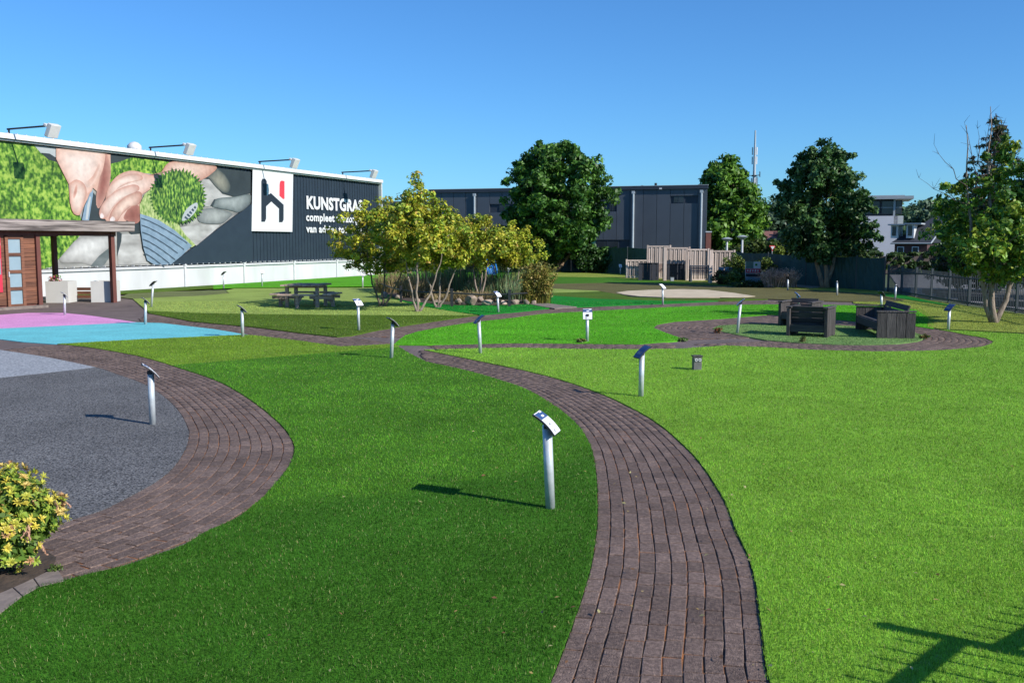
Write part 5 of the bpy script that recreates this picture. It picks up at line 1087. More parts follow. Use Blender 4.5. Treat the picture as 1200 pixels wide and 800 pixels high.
# ------------------------------------------------------------------ bar fences
def bar_fence(label, P, h=1.08, gap=0.115, thick=0.045):
    """P world points of the posts"""
    o_ = Vector((P[0][0], P[0][1])); t = thing('bar_fence', label, 'fence', tuple(o_)); bars = MB()
    for i, p in enumerate(P):
        p = Vector((p[0], p[1])) - o_; hh = h if not hasattr(h, '__len__') else max(h[max(i - 1, 0)], h[min(i, len(h) - 1)])
        mb = MB(); mb.box((p.x, p.y, hh / 2 + 0.03), (0.075, 0.075, hh + 0.06)); mb.box((p.x, p.y, hh + 0.07), (0.09, 0.09, 0.02)); mb.build('post', M['fence_grey'], t)
    for i in range(len(P) - 1):
        a = Vector((P[i][0], P[i][1])) - o_; b = Vector((P[i + 1][0], P[i + 1][1])) - o_; L_ = (b - a).length; an = math.atan2((b - a).y, (b - a).x); m_ = (a + b) / 2; hh = h if not hasattr(h, '__len__') else h[i]
        for z in (0.14, hh - 0.15):
            mb = MB(); mb.box((m_.x, m_.y, z), (L_ - 0.08, 0.035, thick), (0, 0, an)); mb.build('rail', M['fence_grey'], t)
        n = int(L_ / gap)
        for k in range(1, n):
            q = a + (b - a) * (k / n); bars.box((q.x, q.y, 0.05 + (hh - 0.05) / 2), (0.018, 0.018, hh - 0.05), (0, 0, an))
    tag(bars.build('bars', M['fence_grey'], t), kind='stuff')
    return t
FP = [(1040.5, 343), (1056, 345.2), (1073, 348.8), (1091, 352), (1112, 355.7), (1135, 359.3), (1160, 362.6), (1191, 368), (1228, 375), (1275, 385)]
bar_fence('grey metal bar fence between the lawn and the parking road', [tuple(G(*p)) for p in FP])
for k, (u, v, lb) in enumerate([(1097, 346, 'leftmost low timber stop beam behind the bar fence'), (1115, 350.5, 'second low timber stop beam behind the bar fence'), (1142, 355, 'third low timber stop beam behind the bar fence'), (1177, 361, 'rightmost low timber stop beam behind the maple trunks')]):
    g_ = G(u, v); t = thing('stop_beam', lb, 'parking stop', (g_.x + 0.35, g_.y), math.radians(-62), 'timber stop beams along the parking road'); mb = MB(); mb.box((0, 0, 0.14), (2.0, 0.2, 0.18)); mb.build('beam', M['dark_wood_x'], t, bevel=0.01)
    for sx in (-0.8, 0.8): mb = MB(); mb.box((sx, 0, 0.03), (0.16, 0.2, 0.14)); mb.build('foot', M['dark_wood'], t)

# ------------------------------------------------------------------ hedge, houses, mast
def hedge(label, x0, x1, y, h, seed):
    root = thing('hedge', label, 'hedge', ((x0 + x1) / 2, y)); r = np.random.default_rng(seed); n = int((x1 - x0) * 16)
    X = r.uniform(x0, x1, n) - (x0 + x1) / 2; Y = np.where(r.random(n) < 0.7, -0.5 + r.normal(0, 0.08, n), r.uniform(-0.5, 0.6, n)); Z = np.where(Y > -0.3, h - 0.12, r.uniform(0.1, h - 0.1, n))
    mb = MB(); mb.box((0, 0.05, h / 2 - 0.12), (x1 - x0 - 0.3, 0.8, h - 0.25)); mb.build('branch_core', M['twig'], root)
    leafcloud('foliage', np.stack([X, Y, Z], 1), 0.16, [(0.03, 0.07, 0.015), (0.05, 0.10, 0.02), (0.085, 0.14, 0.03)], root, per=30, spread=0.28, seed=seed); return root
hedge('long clipped dark hedge along the far side of the parking road', 22.3, 46, 65.5, 1.42, 91)
pw = AT(1018, 300, 64); shrub('bush', 'yellow green bush left of the clipped hedge before the white house', (pw.x - 1.2, 66), 2.6, 2, 3.3, [(0.18, 0.26, 0.03), (0.28, 0.32, 0.04), (0.10, 0.18, 0.03)], 0.17, 90, 40, seed=92, spread=0.5)
# white modern house
D = 112; xl = AT(975, 290, D).x; xr = AT(1050, 290, D).x; zt = AT(1000, 234, D).z; zm = AT(1000, 253.5, D).z
wh = thing('white_house', 'white rendered modern house with a glazed top floor and flat roof', 'house', (xl, D), -math.atan2(xl, D))
mb = MB(); wdt = xr - xl; mb.box((wdt / 2 - 0.2, 4, zm / 2), (wdt - 0.5, 8, zm)); mb.build('wall', M['render_white'], wh)
x_ = AT(1046, 290, D).x - xl; mb = MB(); mb.box((wdt - 0.1, 3.0, zm / 2 - 0.1), (0.35, 5.4, zm + 0.1)); mb.build('wall_return', M['render_white'], wh)
mb = MB(); mb.box((wdt / 2 - 0.4, 4, (zm + zt) / 2), (wdt - 0.9, 7, zt - zm)); mb.build('upper_wall', M['cladding_dark'], wh)
a, b = AT(1019.5, 250, D).x - xl, AT(1052, 250, D).x - xl
for k, (u0, u1) in enumerate(((1000, 1009), (1009.8, 1028), (1028.8, 1043), (1044, 1051.5))):
    x0_, x1_ = AT(u0, 250, D).x - xl, AT(u1, 250, D).x - xl
    fw_ = MB(); fw_.box(((x0_ + x1_) / 2, 0.42, (zm + zt) / 2), (x1_ - x0_, 0.1, zt - zm - 0.3)); f = fw_.build('window', M['black_metal'], wh)
    mb = MB(); mb.box(((x0_ + x1_) / 2, 0.35, (zm + zt) / 2), (x1_ - x0_ - 0.22, 0.06, zt - zm - 0.5)); mb.build('pane', M['glass_dark'], f)
    mb = MB(); mb.box(((x0_ + x1_) / 2, 0.33, zm + 0.95), (x1_ - x0_, 0.05, 0.06)); mb.build('rail', M['window_trim'], f)
xr2 = AT(1062, 236, D).x - xl
mb = MB(); mb.box((xr2 / 2, 3.6, zt + 0.14), (xr2 + 0.3, 8.2, 0.34)); mb.box((xr2 / 2, 3.6, zt + 0.36), (xr2 - 1.5, 7, 0.12)); mb.build('roof', M['window_trim'], wh)
mb = MB(); mb.box((AT(1053, 0, D).x - xl, 0.2, (zm + zt) / 2), (0.22, 0.22, zt - zm)); mb.build('column', M['window_trim'], wh)
mb = MB(); xb = AT(1058, 0, D).x - xl; mb.box((xb, 1.5, zm - 0.45), (1.0, 3, 0.9)); mb.build('balcony', M['planter'], wh)
# brick house with dormers
D = 92; e0 = AT(1046.5, 284, D); e1 = AT(1083, 284.5, D); r0 = AT(1074, 253.5, D + 4); r1 = AT(1100, 253.5, D + 4)
bh = thing('brick_house', 'dark brick house with a slate roof and two white dormers', 'house', (e0.x, D), math.radians(-30))
Lh = 8.0; ex = e1.x - e0.x; rz_ = r0.z; ez = e0.z
hw = ex
mb = MB(); mb.box((hw / 2 + 0.1, 4, ez / 2), (hw - 0.1, 7.9, ez)); mb.build('wall', M['brown_brick'], bh)
rx0 = r0.x - e0.x; rx1 = hw + 1.9
V = [(-0.2, -0.2, ez - 0.05), (hw + 0.35, -0.2, ez - 0.05), (hw + 0.35 + 1.2, 4, rz_), (rx0 - 0.6, 4, rz_), (-0.2, 8.2, ez - 0.05), (hw + 0.35, 8.2, ez - 0.05)]
mb = MB(); mb.add(V, [(0, 1, 2, 3), (3, 2, 5, 4), (0, 3, 4), (1, 5, 2), (0, 4, 5, 1)]); rf = mb.build('roof', M['slate'], bh)
mb = MB(); mb.tube([(-0.2, -0.25, ez - 0.1), (hw + 0.4, -0.25, ez - 0.1)], 0.07, 6); mb.tube([(hw + 0.38, -0.25, ez - 0.1), (hw + 1.58, 3.95, rz_ - 0.02)], 0.07, 6); mb.build('gutter', M['window_trim'], rf)
for (u0, u1, v0, v1) in ((1054.5, 1062.5, 264, 279), (1072, 1080.5, 263, 279)):
    x0_, x1_ = AT(u0, 0, D).x - e0.x, AT(u1, 0, D).x - e0.x; zb, zt_ = AT(0, v1, D).z, AT(0, v0, D).z
    mb = MB(); mb.box(((x0_ + x1_) / 2, 1.7, (zb + zt_) / 2), (x1_ - x0_, 3.0, zt_ - zb)); dm = mb.build('dormer', M['white_trim'], bh)
    mb = MB(); mb.box(((x0_ + x1_) / 2 + .2, 1.6, zt_ + 0.06), (x1_ - x0_ + 0.9, 3.4, 0.13)); mb.build('dormer_roof', M['window_trim'], dm)
    mb = MB(); mb.box(((x0_ + x1_) / 2, 0.17, (zb + zt_) / 2 + 0.05), ((x1_ - x0_) * 0.55, 0.06, (zt_ - zb) * 0.72)); mb.build('pane', M['glass_dark'], dm)
mb = MB(); mb.box((rx0 + .6, 4.2, rz_ + 0.15), (0.9, 0.5, 0.5)); mb.build('chimney', M['render_white'], bh)
for x in (0.7, 2.0): mb = MB(); mb.box((x, -0.02, ez - 0.75), (0.6, 0.08, 0.7)); f = mb.build('window', M['white_trim'], bh); mb = MB(); mb.box((x, -0.07, ez - 0.75), (0.46, 0.04, 0.56)); mb.build('pane', M['glass_dark'], f)
p = AT(897, 276, 118); rh = thing('red_roof_house', 'far low house with a red tiled roof behind the dark shrubs', 'house', (p.x, 118)); z1_ = AT(0, 270.5, 118).z; z0_ = AT(0, 281, 118).z
mb = MB(); mb.box((0, 3, z0_ / 2), (6, 6, z0_)); mb.build('wall', M['brown_brick'], rh); mb = MB(); mb.add([(-3.4, -.4, z0_), (3.4, -.4, z0_), (2.2, 3, z1_), (-2.2, 3, z1_), (-3.4, 6.4, z0_), (3.4, 6.4, z0_)], [(0, 1, 2, 3), (3, 2, 5, 4), (0, 3, 4), (1, 5, 2)]); mb.build('roof', M['tile_red'], rh)
mb = MB(); mb.box((1.6, 1.2, z1_ - 0.6), (0.5, 0.5, 1.0)); mb.build('chimney', M['brown_brick'], rh)
# antenna mast
D = 220; p = AT(882, 280, D); zt = AT(882, 153, D).z; ms = thing('antenna_mast', 'tall grey telecom mast with antenna panels rising behind the trees', 'mast', (p.x, D))
mb = MB(); mb.tube([(0, 0, 0), (0, 0, zt * .45), (0, 0, zt * .8), (0, 0, zt)], [0.5, 0.42, 0.26, 0.16], 12); mb.build('pole', M['pipe'], ms)
for zf, rr in ((AT(0, 177, D).z, 0.55), (AT(0, 188, D).z, 0.55), (AT(0, 213, D).z, 0.6)):
    for k in range(3):
        a = k * 2.09 + 0.4; mb = MB(); mb.box((math.cos(a) * rr, math.sin(a) * rr, zf), (0.22, 0.16, 1.7), (0, 0, a)); mb.build('antenna_panel', M['lamp_grey'], ms)
zp_ = AT(0, 206, D).z; mb = MB(); mb.tube([(0, 0, zp_ - .15), (0, 0, zp_ + .15)], 0.6, 12)
for k in range(6):
    a = k * 1.047 + .2; mb.tube([(0, 0, zp_), (math.cos(a) * 1.4, math.sin(a) * 1.4, zp_ + 0.1)], 0.06, 4); mb.tube([(math.cos(a) * 1.4, math.sin(a) * 1.4, zp_ - .3), (math.cos(a) * 1.4, math.sin(a) * 1.4, zp_ + .9)], 0.07, 4)
mb.build('platform', M['fence_grey'], ms)
mb = MB(); mb.tube([(0.45, -0.3, 8), (0.45, -.3, zt * .62)], 0.07, 4); mb.tube([(0.7, -0.3, 8), (0.7, -.3, zt * .62)], 0.07, 4); mb.build('ladder', M['fence_grey'], ms)
for u, v0, lb in ((852, 279, 'left one of the two white lamp posts behind the wooden screens'), (870, 276.5, 'right one of the two white lamp posts behind the wooden screens')):
    D = 70; p = AT(u, v0, D); t = thing('street_lamp', lb, 'street lamp', (p.x, D), 0, 'white lamp posts behind the screens'); mb = MB(); mb.tube([(0, 0, 0), (0, 0, p.z - .2)], [0.09, 0.07], 8); mb.build('pole', M['p_white'], t)
    mb = MB(); mb.tube([(0, 0, p.z - .25), (0, 0, p.z - 0.05), (0, 0, p.z + 0.05)], [0.12, 0.42, 0.10], 14); mb.build('lamp_shade', M['window_trim'], t)
D = 72; p = AT(905, 290, D); t = thing('yield_sign', 'small red and white triangular yield sign left of the forked maple', 'traffic sign', (p.x, D)); mb = MB(); mb.tube([(0, 0, 0), (0, 0, p.z)], 0.04, 6); mb.build('pole', M['lamp_grey'], t)
def tri(s, y, m, nm):
    z = p.z; mb = MB(); mb.add([(-s, y, z + s * .58), (s, y, z + s * .58), (0, y, z - s * 1.15), (-s, y + .02, z + s * .58), (s, y + .02, z + s * .58), (0, y + .02, z - s * 1.15)], [(0, 2, 1), (3, 4, 5), (0, 1, 4, 3), (1, 2, 5, 4), (2, 0, 3, 5)]); mb.build(nm, m, t)
tri(0.25, -0.07, M['red_sign'], 'sign_plate'); tri(0.15, -0.095, M['p_white'], 'sign_face')
p = AT(912, 294, 70); t = shrub('topiary', 'small round clipped yellow green topiary right of the yield sign', (p.x, 70), 0.9, 0.9, 0.9, [(0.22, 0.28, 0.03), (0.16, 0.22, 0.03)], 0.08, 60, 40, seed=95, spread=0.12); t.location.z = 1.05
# dark shrubs behind the mesh
for k, (u, v, D, w_, lb) in enumerate([(893, 280, 78, 4.5, 'dark round shrub behind the mesh fence left of the yield sign'), (921, 276, 76, 3.6, 'dark round shrub behind the mesh fence under the forked maple'), (868, 288, 84, 3.5, 'low green shrub behind the right lamp post'), (985, 285, 60, 4.5, 'dark shrub behind the trunk of the forked maple')]):
    p = AT(u, v, D); shrub('bush', lb, (p.x, D), w_, 2.5, p.z, [(0.025, 0.06, 0.012), (0.045, 0.09, 0.016), (0.09, 0.13, 0.02)], 0.2, 70, 40, seed=100 + k, spread=0.55)
p = G(712, 319.5); shrub('laurel_bush', 'broad glossy dark bush at the foot of the big maple', (p.x - 0.6, p.y - 1.2), 3.6, 2.0, 1.75, [(0.04, 0.11, 0.02), (0.07, 0.16, 0.03), (0.03, 0.08, 0.015)], 0.15, 130, 40, seed=105, spread=0.4)
p = G(650, 320); shrub('laurel_bush', 'dark bush left of the pale trunks of the big maple', (p.x - 0.9, p.y + .5), 3.0, 2.0, 2.5, [(0.025, 0.065, 0.012), (0.04, 0.10, 0.02)], 0.15, 110, 40, seed=106, spread=0.4)
for k, (u, w_, h_) in enumerate([(610, 5, 2.2), (560, 6, 2.4), (510, 6, 2.5), (465, 5, 2.3)]):
    p = G(u, 318.5); shrub('bush', ['dark bush behind the rightmost yellow maple', 'dark bush behind the blue slide', 'dark bush behind the reeds', 'dark bush behind the tall leading shoot'][k], (p.x, p.y + 1), w_, 2.4, h_, [(0.025, 0.07, 0.014), (0.045, 0.10, 0.02)], 0.17, 120, 36, seed=110 + k, spread=0.5)

# ------------------------------------------------------------------ wooden screens with benches
def screen(label, u0, u1, v1, vt, slats=13, D=None):
    a = G(u0, v1) if D is None else Vector((AT(u0, v1, D).x, D)); b = Vector((AT(u1, v1, a.y).x, a.y)); h = AT(u0, vt, a.y).z; W = b.x - a.x
    t = thing('wooden_screen', label, 'fence panel', (a.x, a.y), 0, 'pale wooden screens'); mb = MB()
    n = int(W / 0.135)
    for k in range(n): mb.box((0.09 + (k + 0.5) * (W - 0.18) / n, 0.0 if k % 2 else 0.03, h / 2 + 0.02), ((W - 0.18) / n * 0.72, 0.018, h - 0.12))
    tag(mb.build('slats', M['pale_wood'], t), kind='stuff')
    mb = MB()
    for z in (0.07, h * 0.5, h - 0.05): mb = MB(); mb.box((W / 2, 0.055, z), (W, 0.03, 0.07)); mb.build('crossbar', M['pale_wood'], t)
    for z in (h - 0.035, 0.08): mb = MB(); mb.box((W / 2, -0.002, z), (W, 0.05, 0.08)); mb.build('frame_rail', M['pale_wood'], t)
    for x in (0.03, W - 0.03): mb = MB(); mb.box((x, 0.0, h / 2 + 0.02), (0.09, 0.09, h + 0.04)); mb.build('post', M['pale_wood'], t)
    return t
screen('low wooden screen at the left end of the row', 733.5, 764, 326.2, 304.5)
screen('tall wooden screen second from the left, set back', 762.5, 791, 0, 288, D=G(0, 327).y)
screen('wooden screen in the middle of the row with a thick left post', 779, 808, 329, 290)
screen('wooden screen second from the right, set back', 809.5, 837, 0, 291.8, D=G(0, 329.5).y)
screen('wooden screen at the right end of the row behind the shrubs', 832, 860.5, 331.5, 293.6)
def shade_panel(label, u0, u1, vt, yw):  # dark slatted panels added to stand for shade on the screens' lower halves
    a = AT(u0, 0, yw); b = AT(u1, 0, yw); h = AT(u0, vt, yw).z; W = b.x - a.x; t = thing('shade_panel', label, 'fence panel', (a.x, yw), 0, 'added dark panels standing for shade in the wooden bays'); n = int(W / .12); mb = MB()
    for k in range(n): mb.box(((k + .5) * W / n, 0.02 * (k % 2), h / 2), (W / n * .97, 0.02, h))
    tag(mb.build('slats', M['bay_shade'], t), kind='stuff'); mb = MB(); mb.box((W / 2, 0, h + 0.015), (W, 0.07, 0.03)); mb.build('shade_panel_rail', M['bay_shade'], t)  # slats and rail of the added shade panel
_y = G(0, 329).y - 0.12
shade_panel('added dark slatted panel standing for shade behind the teak bench', 752.5, 777, 308.5, _y)
shade_panel('added dark slatted panel standing for shade in the middle bay', 781.5, 807.5, 309.5, _y)
shade_panel('added dark slatted panel standing for shade behind the dark blue bench', 810, 831, 312, _y - 0.15)
def side_screen(label, u, va, vb, vt):
    a = G(u, va); h = AT(u, vt, a.y).z; t = thing('wooden_post', label, 'post', (a.x, a.y), 0, 'thick posts of the wooden screens')
    mb = MB(); mb.box((0, 0, h / 2), (0.16, 0.16, h)); mb.build('shaft', M['pale_wood'], t)
    mb = MB(); mb.box((0, 0, h + 0.015), (0.19, 0.19, 0.03)); mb.build('cap', M['pale_wood'], t)
side_screen('thick pale wooden post at the left edge of the middle screen', 779, 329.6, 329.3, 289.2)
side_screen('thick pale wooden post between the two right hand screens', 832.5, 332.2, 331.9, 293)
def garden_bench(label, u, v, W, rz=0, m='teak'):
    g_ = G(u, v); t = thing('garden_bench', label, 'bench', (g_.x, g_.y), rz, 'garden benches before the screens')
    for k in range(4): mb = MB(); mb.box((0, -0.2 + k * .12, 0.43), (W, 0.10, 0.03)); mb.build('seat_plank', M[m], t)
    for k in range(5): mb = MB(); mb.box((0, 0.24, 0.52 + k * 0.085), (W, 0.025, 0.065)); mb.build('back_plank', M[m], t)
    for sx in (-1, 1):
        for sy, h in ((-0.22, 0.62), (0.24, 0.92)): mb = MB(); mb.box((sx * (W / 2 - 0.03), sy, h / 2), (0.07, 0.07, h)); mb.build('leg', M[m], t)
        mb = MB(); mb.box((sx * (W / 2 - .03), 0, 0.64), (0.09, 0.55, 0.035)); mb.build('arm_rest', M[m], t)
    return t
garden_bench('teak garden bench standing before the low wooden screen', 768, 327.8, 1.0)
garden_bench('dark blue bench in the right bay of the wooden screens', 820, 331, 1.05, m='cladding')  # bench in the dark grey cladding material
g_ = G(787.5, 330); t = thing('metal_box', 'small grey box on the ground before the middle wooden screen', 'box', (g_.x, g_.y)); mb = MB(); mb.box((0, 0, .12), (0.18, 0.18, .24)); mb.build('body', M['window_trim'], t, bevel=.01); mb = MB(); mb.box((0, 0, .25), (0.2, 0.2, .03)); mb.build('lid', M['fence_grey'], t)
g_ = G(849, 333.5); t = thing('wall_sign', 'pale blue double sign before the right wooden screen', 'sign', (g_.x, g_.y)); z_ = AT(0, 316, g_.y).z
for sx, w_ in ((-0.18, .26), (0.17, .34)): mb = MB(); mb.box((sx, 0, z_), (w_, 0.03, 0.26)); mb.build('sign_plate', M['p_blue'], t)
for sx in (-.3, .3): mb = MB(); mb.box((sx, .04, z_ / 2), (0.04, 0.04, z_)); mb.build('leg', M['black_metal'], t)
# display board
g_ = G(882, 335); t = thing('display_board', 'upright display board with green, red and pale bands between the shrubs', 'sign', (g_.x, g_.y), 0.12); sc = g_.y / FPX; Wd = 18 * sc; zt = AT(0, 306.6, g_.y).z; zb_ = AT(0, 330.5, g_.y).z
mb = MB(); mb.box((0, 0.02, (zt + zb_) / 2), (Wd, 0.05, zt - zb_)); mb.build('board', M['p_white'], t); Hh = zt - zb_
for nm, x0_, x1_, a, b, m_ in (('green_print', -.5, .02, .68, 1, 'glass_green'), ('leaf_print', .12, .28, .80, .9, 'turf_emerald'), ('red_band', -.5, .5, .45, .66, 'red'), ('dark_band', -.5, .5, .26, .42, 'sign_dark'), ('grey_print', -.5, .5, .02, .24, 'p_blue')):
    mb = MB(); mb.box(((x0_ + x1_) / 2 * Wd, -0.012, zb_ + (a + b) / 2 * Hh), ((x1_ - x0_) * Wd - .01, 0.006, (b - a) * Hh)); mb.build(nm, M[m_], t)
for k in range(5): mb = MB(); mb.box(((-.36 + k * .17) * Wd, -0.018, zb_ + .56 * Hh), (.08 * Wd, 0.004, .08 * Hh * (1 + .4 * (k % 2))), (0, .3, 0)); mb.build('printed_mark', M['p_white'], t)
for sx in (-.46, .46): mb = MB(); mb.box((sx * Wd, .05, zt / 2), (0.05, .05, zt)); mb.build('leg', M['black_metal'], t)
SC = [(0.07, 0.13, 0.025), (0.12, 0.19, 0.03), (0.22, 0.26, 0.04)]
for k, (u, v, w_, h_, c, lb) in enumerate([(852, 334, 1.3, 0.75, [(0.16, 0.09, 0.05), (0.10, 0.12, 0.03)], 'brownish shrub under the pale blue double sign'), (862, 333, 1.5, 1.55, SC, 'tall light green shrub right of the wooden screens'), (862, 335, 1.2, 0.75, SC, 'low green shrub left of the display board'), (896, 333.5, 1.1, 1.45, SC, 'light green shrub right of the display board'), (880, 337.2, 1.8, 0.22, [(0.03, 0.07, 0.015), (0.05, 0.10, 0.02)], 'dark ground cover shrub before the display board'), (901, 337, 0.9, 0.35, SC, 'low green shrub before the pink grass')]):
    g_ = G(u, v); shrub('bush', lb, (g_.x, g_.y + .2), w_, 1.0, h_, c, 0.07, 80, 34, seed=120 + k, group='shrubs around the display board')
PINK = [(0.66, 0.44, 0.34), (0.54, 0.34, 0.27), (0.74, 0.55, 0.42)]
for k, (u, w_, lb) in enumerate([(907, 1.3, 'left clump of pinkish ornamental grass by the display board'), (923, 1.3, 'right clump of pinkish ornamental grass by the boulder')]):
    g_ = G(u, 337.5); grass_clump(lb, (g_.x, g_.y + .1), w_ * .7, .7, 0.95, 420, [(0.26, 0.24, 0.11)] + PINK, seed=130 + k, plume=PINK, lean=0.32, group='pinkish ornamental grass')
rock('grey boulder right of the pinkish grass', 941, 333.5, 9, 7, 44, None)
o = sheet('gravel_bed', gp([(925, 336.5), (935, 332), (950, 334), (965, 337.5), (950, 338.5)]), ZL[0] + 0.012, M['rock'], 0.02); tag(o, kind='structure')

# ------------------------------------------------------------------ slide
g_ = G(576, 330); D = g_.y; t = thing('slide', 'bright blue playground slide seen between the reeds and yellow leaves', 'slide', (g_.x, g_.y)); s_ = D / FPX
W = 0.6
pts = [(0, 0, 0.38), (0, .3, .42), (-.12, .9, .85), (-.3, 1.6, 1.45)]
for nm, xo, w_, zo, hh in (('chute', 0, W, 0, .03), ('side_wall', -W / 2, .05, .06, .16), ('side_wall', W / 2, .05, .06, .16)):
    mb = MB(); V = []; F = []
    for (x, y, z) in pts: V += [(x + xo - w_ / 2, y, z + zo), (x + xo + w_ / 2, y, z + zo), (x + xo + w_ / 2, y, z + zo + hh), (x + xo - w_ / 2, y, z + zo + hh)]
    for i in range(3):
        for k in range(4): a = i * 4 + k; b = i * 4 + (k + 1) % 4; F.append((a, b, b + 4, a + 4))
    F += [(3, 2, 1, 0), (12, 13, 14, 15)]; mb.add(V, F); mb.build(nm, M['blue_plastic'], t)
for x in (-.6, 0): 
    for y in (1.9, 2.6): mb = MB(); mb.box((x, y, .95), (.08, .08, 1.9)); mb.build('leg', M['cedar_dark'], t)
mb = MB(); mb.box((-.3, 2.25, 1.3), (.7, .8, .06)); mb.build('platform', M['cedar'], t)

# ------------------------------------------------------------------ bush in the foreground
def pieris(label, loc):
    random.seed(3); r = np.random.default_rng(3); root = thing('pieris_bush', label, 'bush', loc); P = []
    while len(P) < 430:
        v = r.normal(0, 1, 3); v /= np.linalg.norm(v); v[2] = abs(v[2]) * 1.0 if r.random() < .75 else v[2]
        q = r.uniform(0.78, 1.02); q *= 1 + 0.16 * math.sin(3 * math.atan2(v[1], v[0]) + 4 * v[2]) + r.normal(0, .05); P.append((v[0] * 0.35 * q, v[1] * 0.38 * q, 0.29 + v[2] * 0.37 * q * (1.0 if v[2] > 0 else .72)))
    V = []; F = []; T = []
    def leaf(c, d, up, L_, w_, col):
        d = d.normalized(); s = d.cross(up).normalized(); n = s.cross(d); k = len(V)
        for t_, ww, zz in ((0, .15, 0), (.35, .8, .10), (.7, .9, .10), (1, 0, -.05)):
            c_ = c + d * L_ * t_ + n * L_ * zz
            if t_ == 1: V.append(c_)
            else: V.extend([c_ - s * w_ * ww / 2, c_ + s * w_ * ww / 2])
        F.extend([(k, k + 1, k + 3, k + 2), (k + 2, k + 3, k + 5, k + 4), (k + 4, k + 5, k + 6, k + 6)]); T.extend([col] * 3)
    cols = [(0.74, 0.62, 0.09), (0.58, 0.58, 0.08), (0.34, 0.44, 0.05), (0.78, 0.56, 0.16), (0.62, 0.36, 0.16)]
    for p in P:
        p = Vector(p); out = (p - Vector((0, 0, 0.25))).normalized(); ax = (out + Vector((0, 0, .5))).normalized(); c0_ = cols[r.choice(5, p=[.3, .27, .22, .13, .08])]
        for k in range(13):
            a = k * 2.4; e = ax.orthogonal().normalized(); f = ax.cross(e); el = random.uniform(.1, .9)
            d_ = (e * math.cos(a) + f * math.sin(a)) * (1 - el * .55) + ax * el; b = random.uniform(.75, 1.2)
            leaf(p, d_, ax, random.uniform(.026, .047), .0115, tuple(x * b for x in c0_))
    me_v = np.array([v[:] for v in V]); me = bpy.data.meshes.new('foliage'); me.from_pydata(me_v.tolist(), [], [tuple(dict.fromkeys(f)) for f in F]); me.materials.append(M['leaf'])
    at = me.color_attributes.new('tint', 'FLOAT_COLOR', 'CORNER'); li = 0
    for f, c in zip(F, T):
        for _ in dict.fromkeys(f): at.data[li].color = (*c, 1); li += 1
    link('foliage', me, root)
    mb = MB()
    for k in range(26):
        t_ = P[r.integers(0, len(P))]; mb.tube(bez((t_[0] * .1, t_[1] * .1, -.02), t_, (0, 0, -.03), 6, wob=.015), [.014, .011, .009, .007, .005, .003], 5)
    mb.build('stem', M['twig'], root)
    # inner darker leaves and hanging seed tassels
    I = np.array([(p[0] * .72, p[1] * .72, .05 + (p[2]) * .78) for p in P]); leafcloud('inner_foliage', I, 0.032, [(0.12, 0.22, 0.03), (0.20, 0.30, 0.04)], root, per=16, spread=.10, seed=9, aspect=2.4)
    mb = MB()
    for k in range(22):
        pt = P[r.integers(0, len(P))]; x, y, z = pt[0] * 0.98, pt[1] * 0.98, pt[2] - 0.01
        for j in range(3):
            e = Vector((x + r.uniform(-.03, .05), y + r.uniform(-.04, .04), z - r.uniform(.05, .10))); pts = [Vector((x, y, z)), (Vector((x, y, z)) + e) / 2 + Vector((.012, 0, 0)), e]; mb.tube(pts, .002, 3)
            for q in np.linspace(.1, 1, 8): c_ = pts[0] * (1 - q) + e * q; mb.box((c_.x + r.uniform(-.006, .006), c_.y + r.uniform(-.006, .006), c_.z), (.007, .007, .009), (q, q * 3, 0))
    tag(mb.build('seed_tassels', mat('tassel', (0.62, 0.36, 0.24, 1), (0.42, 0.22, 0.14, 1), 20, .8), root), kind='stuff')
    return root
g_ = G(0, 674); pieris('yellow green pieris bush with pinkish tassels at the lower left edge', (g_.x - 0.02, g_.y + 0.10))
g_ = G(65, 672); shrub('weed', 'small green weed by the kerb beside the yellow bush', (g_.x, g_.y), .08, .08, .05, [(0.08, 0.14, 0.03), (0.14, 0.2, 0.04)], .012, 14, 14, seed=140, cat='weed', stems=2, spread=.02)
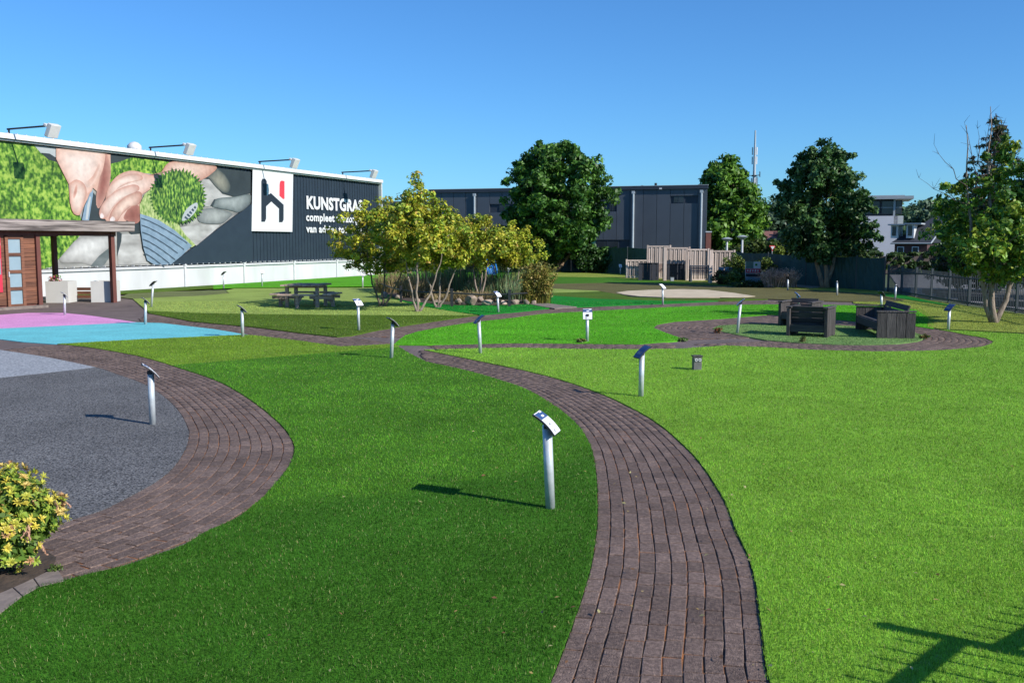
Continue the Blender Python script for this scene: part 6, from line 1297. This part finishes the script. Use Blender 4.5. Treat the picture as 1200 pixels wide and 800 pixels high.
for k, (u, v, w_, h_, c, lb) in enumerate([(842, 391, .22, .16, [(0.28, 0.10, 0.05), (0.2, 0.16, 0.04)], 'reddish weed at the left tip of the seating oval'), (1084, 398, .26, .14, [(0.25, 0.16, 0.05), (0.12, 0.18, 0.04)], 'small weed at the right tip of the seating oval'), (941, 402, .14, .14, [(0.15, 0.16, 0.04)], 'small weed on the ring before the armchair'), (681, 402.5, .22, .1, [(0.28, 0.2, 0.06), (0.12, 0.2, 0.04)], 'brown weed at the foot of the small white panel post'), (800, 400.3, .2, .08, [(0.12, 0.22, 0.04)], 'green weed at the path tip near the socket pillar')]):
    g_ = G(u, v); shrub('weed', lb, (g_.x, g_.y), w_, .1, h_, c, .03, 14, 12, seed=150 + k, cat='weed', stems=4, spread=.04, group=None)
# litter
r = np.random.default_rng(77); P = []
for _ in range(260):
    if r.random() < .45: u, v = r.uniform(1040, 1400), r.uniform(350, 392)
    elif r.random() < .6: u, v = r.uniform(300, 1200), r.uniform(385, 800)
    else: u, v = r.uniform(560, 900), r.uniform(440, 800)
    g_ = G(u, v); P.append((g_.x, g_.y, 0.045))
o = leafcloud('fallen_leaves', np.array(P), 0.02, [(0.45, 0.33, 0.12), (0.5, 0.45, 0.2), (0.25, 0.13, 0.06)], None, per=1, spread=.01, seed=5, up=2.5); tag(o, 'tiny scattered fallen leaves lying on the lawns and paths', 'leaves', kind='stuff')
P = [(mainR[i][0] * f + mainL[min(i, len(mainL) - 1)][0] * (1 - f), 0, 0) for i in range(0) for f in (0,)]

# ------------------------------------------------------------------ the bar fence whose shadow falls into the lower right corner
SH = Vector((SUN_H.x, SUN_H.y)) / math.tan(SUN_EL)
bp_ = G(1022, 735) + SH * 1.19; dA = Vector((0.70, 0.714)); dB = Vector((0.78, 0.625))
bar_fence('grey metal bar fence beside the viewpoint, throwing its shadow on the lawn corner', [tuple(bp_ - dA * 2.1), tuple(bp_), tuple(bp_ + dB * 2.6), tuple(bp_ + dB * 5.2)], h=[1.10, 0.97, 0.97], gap=0.14, thick=0.06)
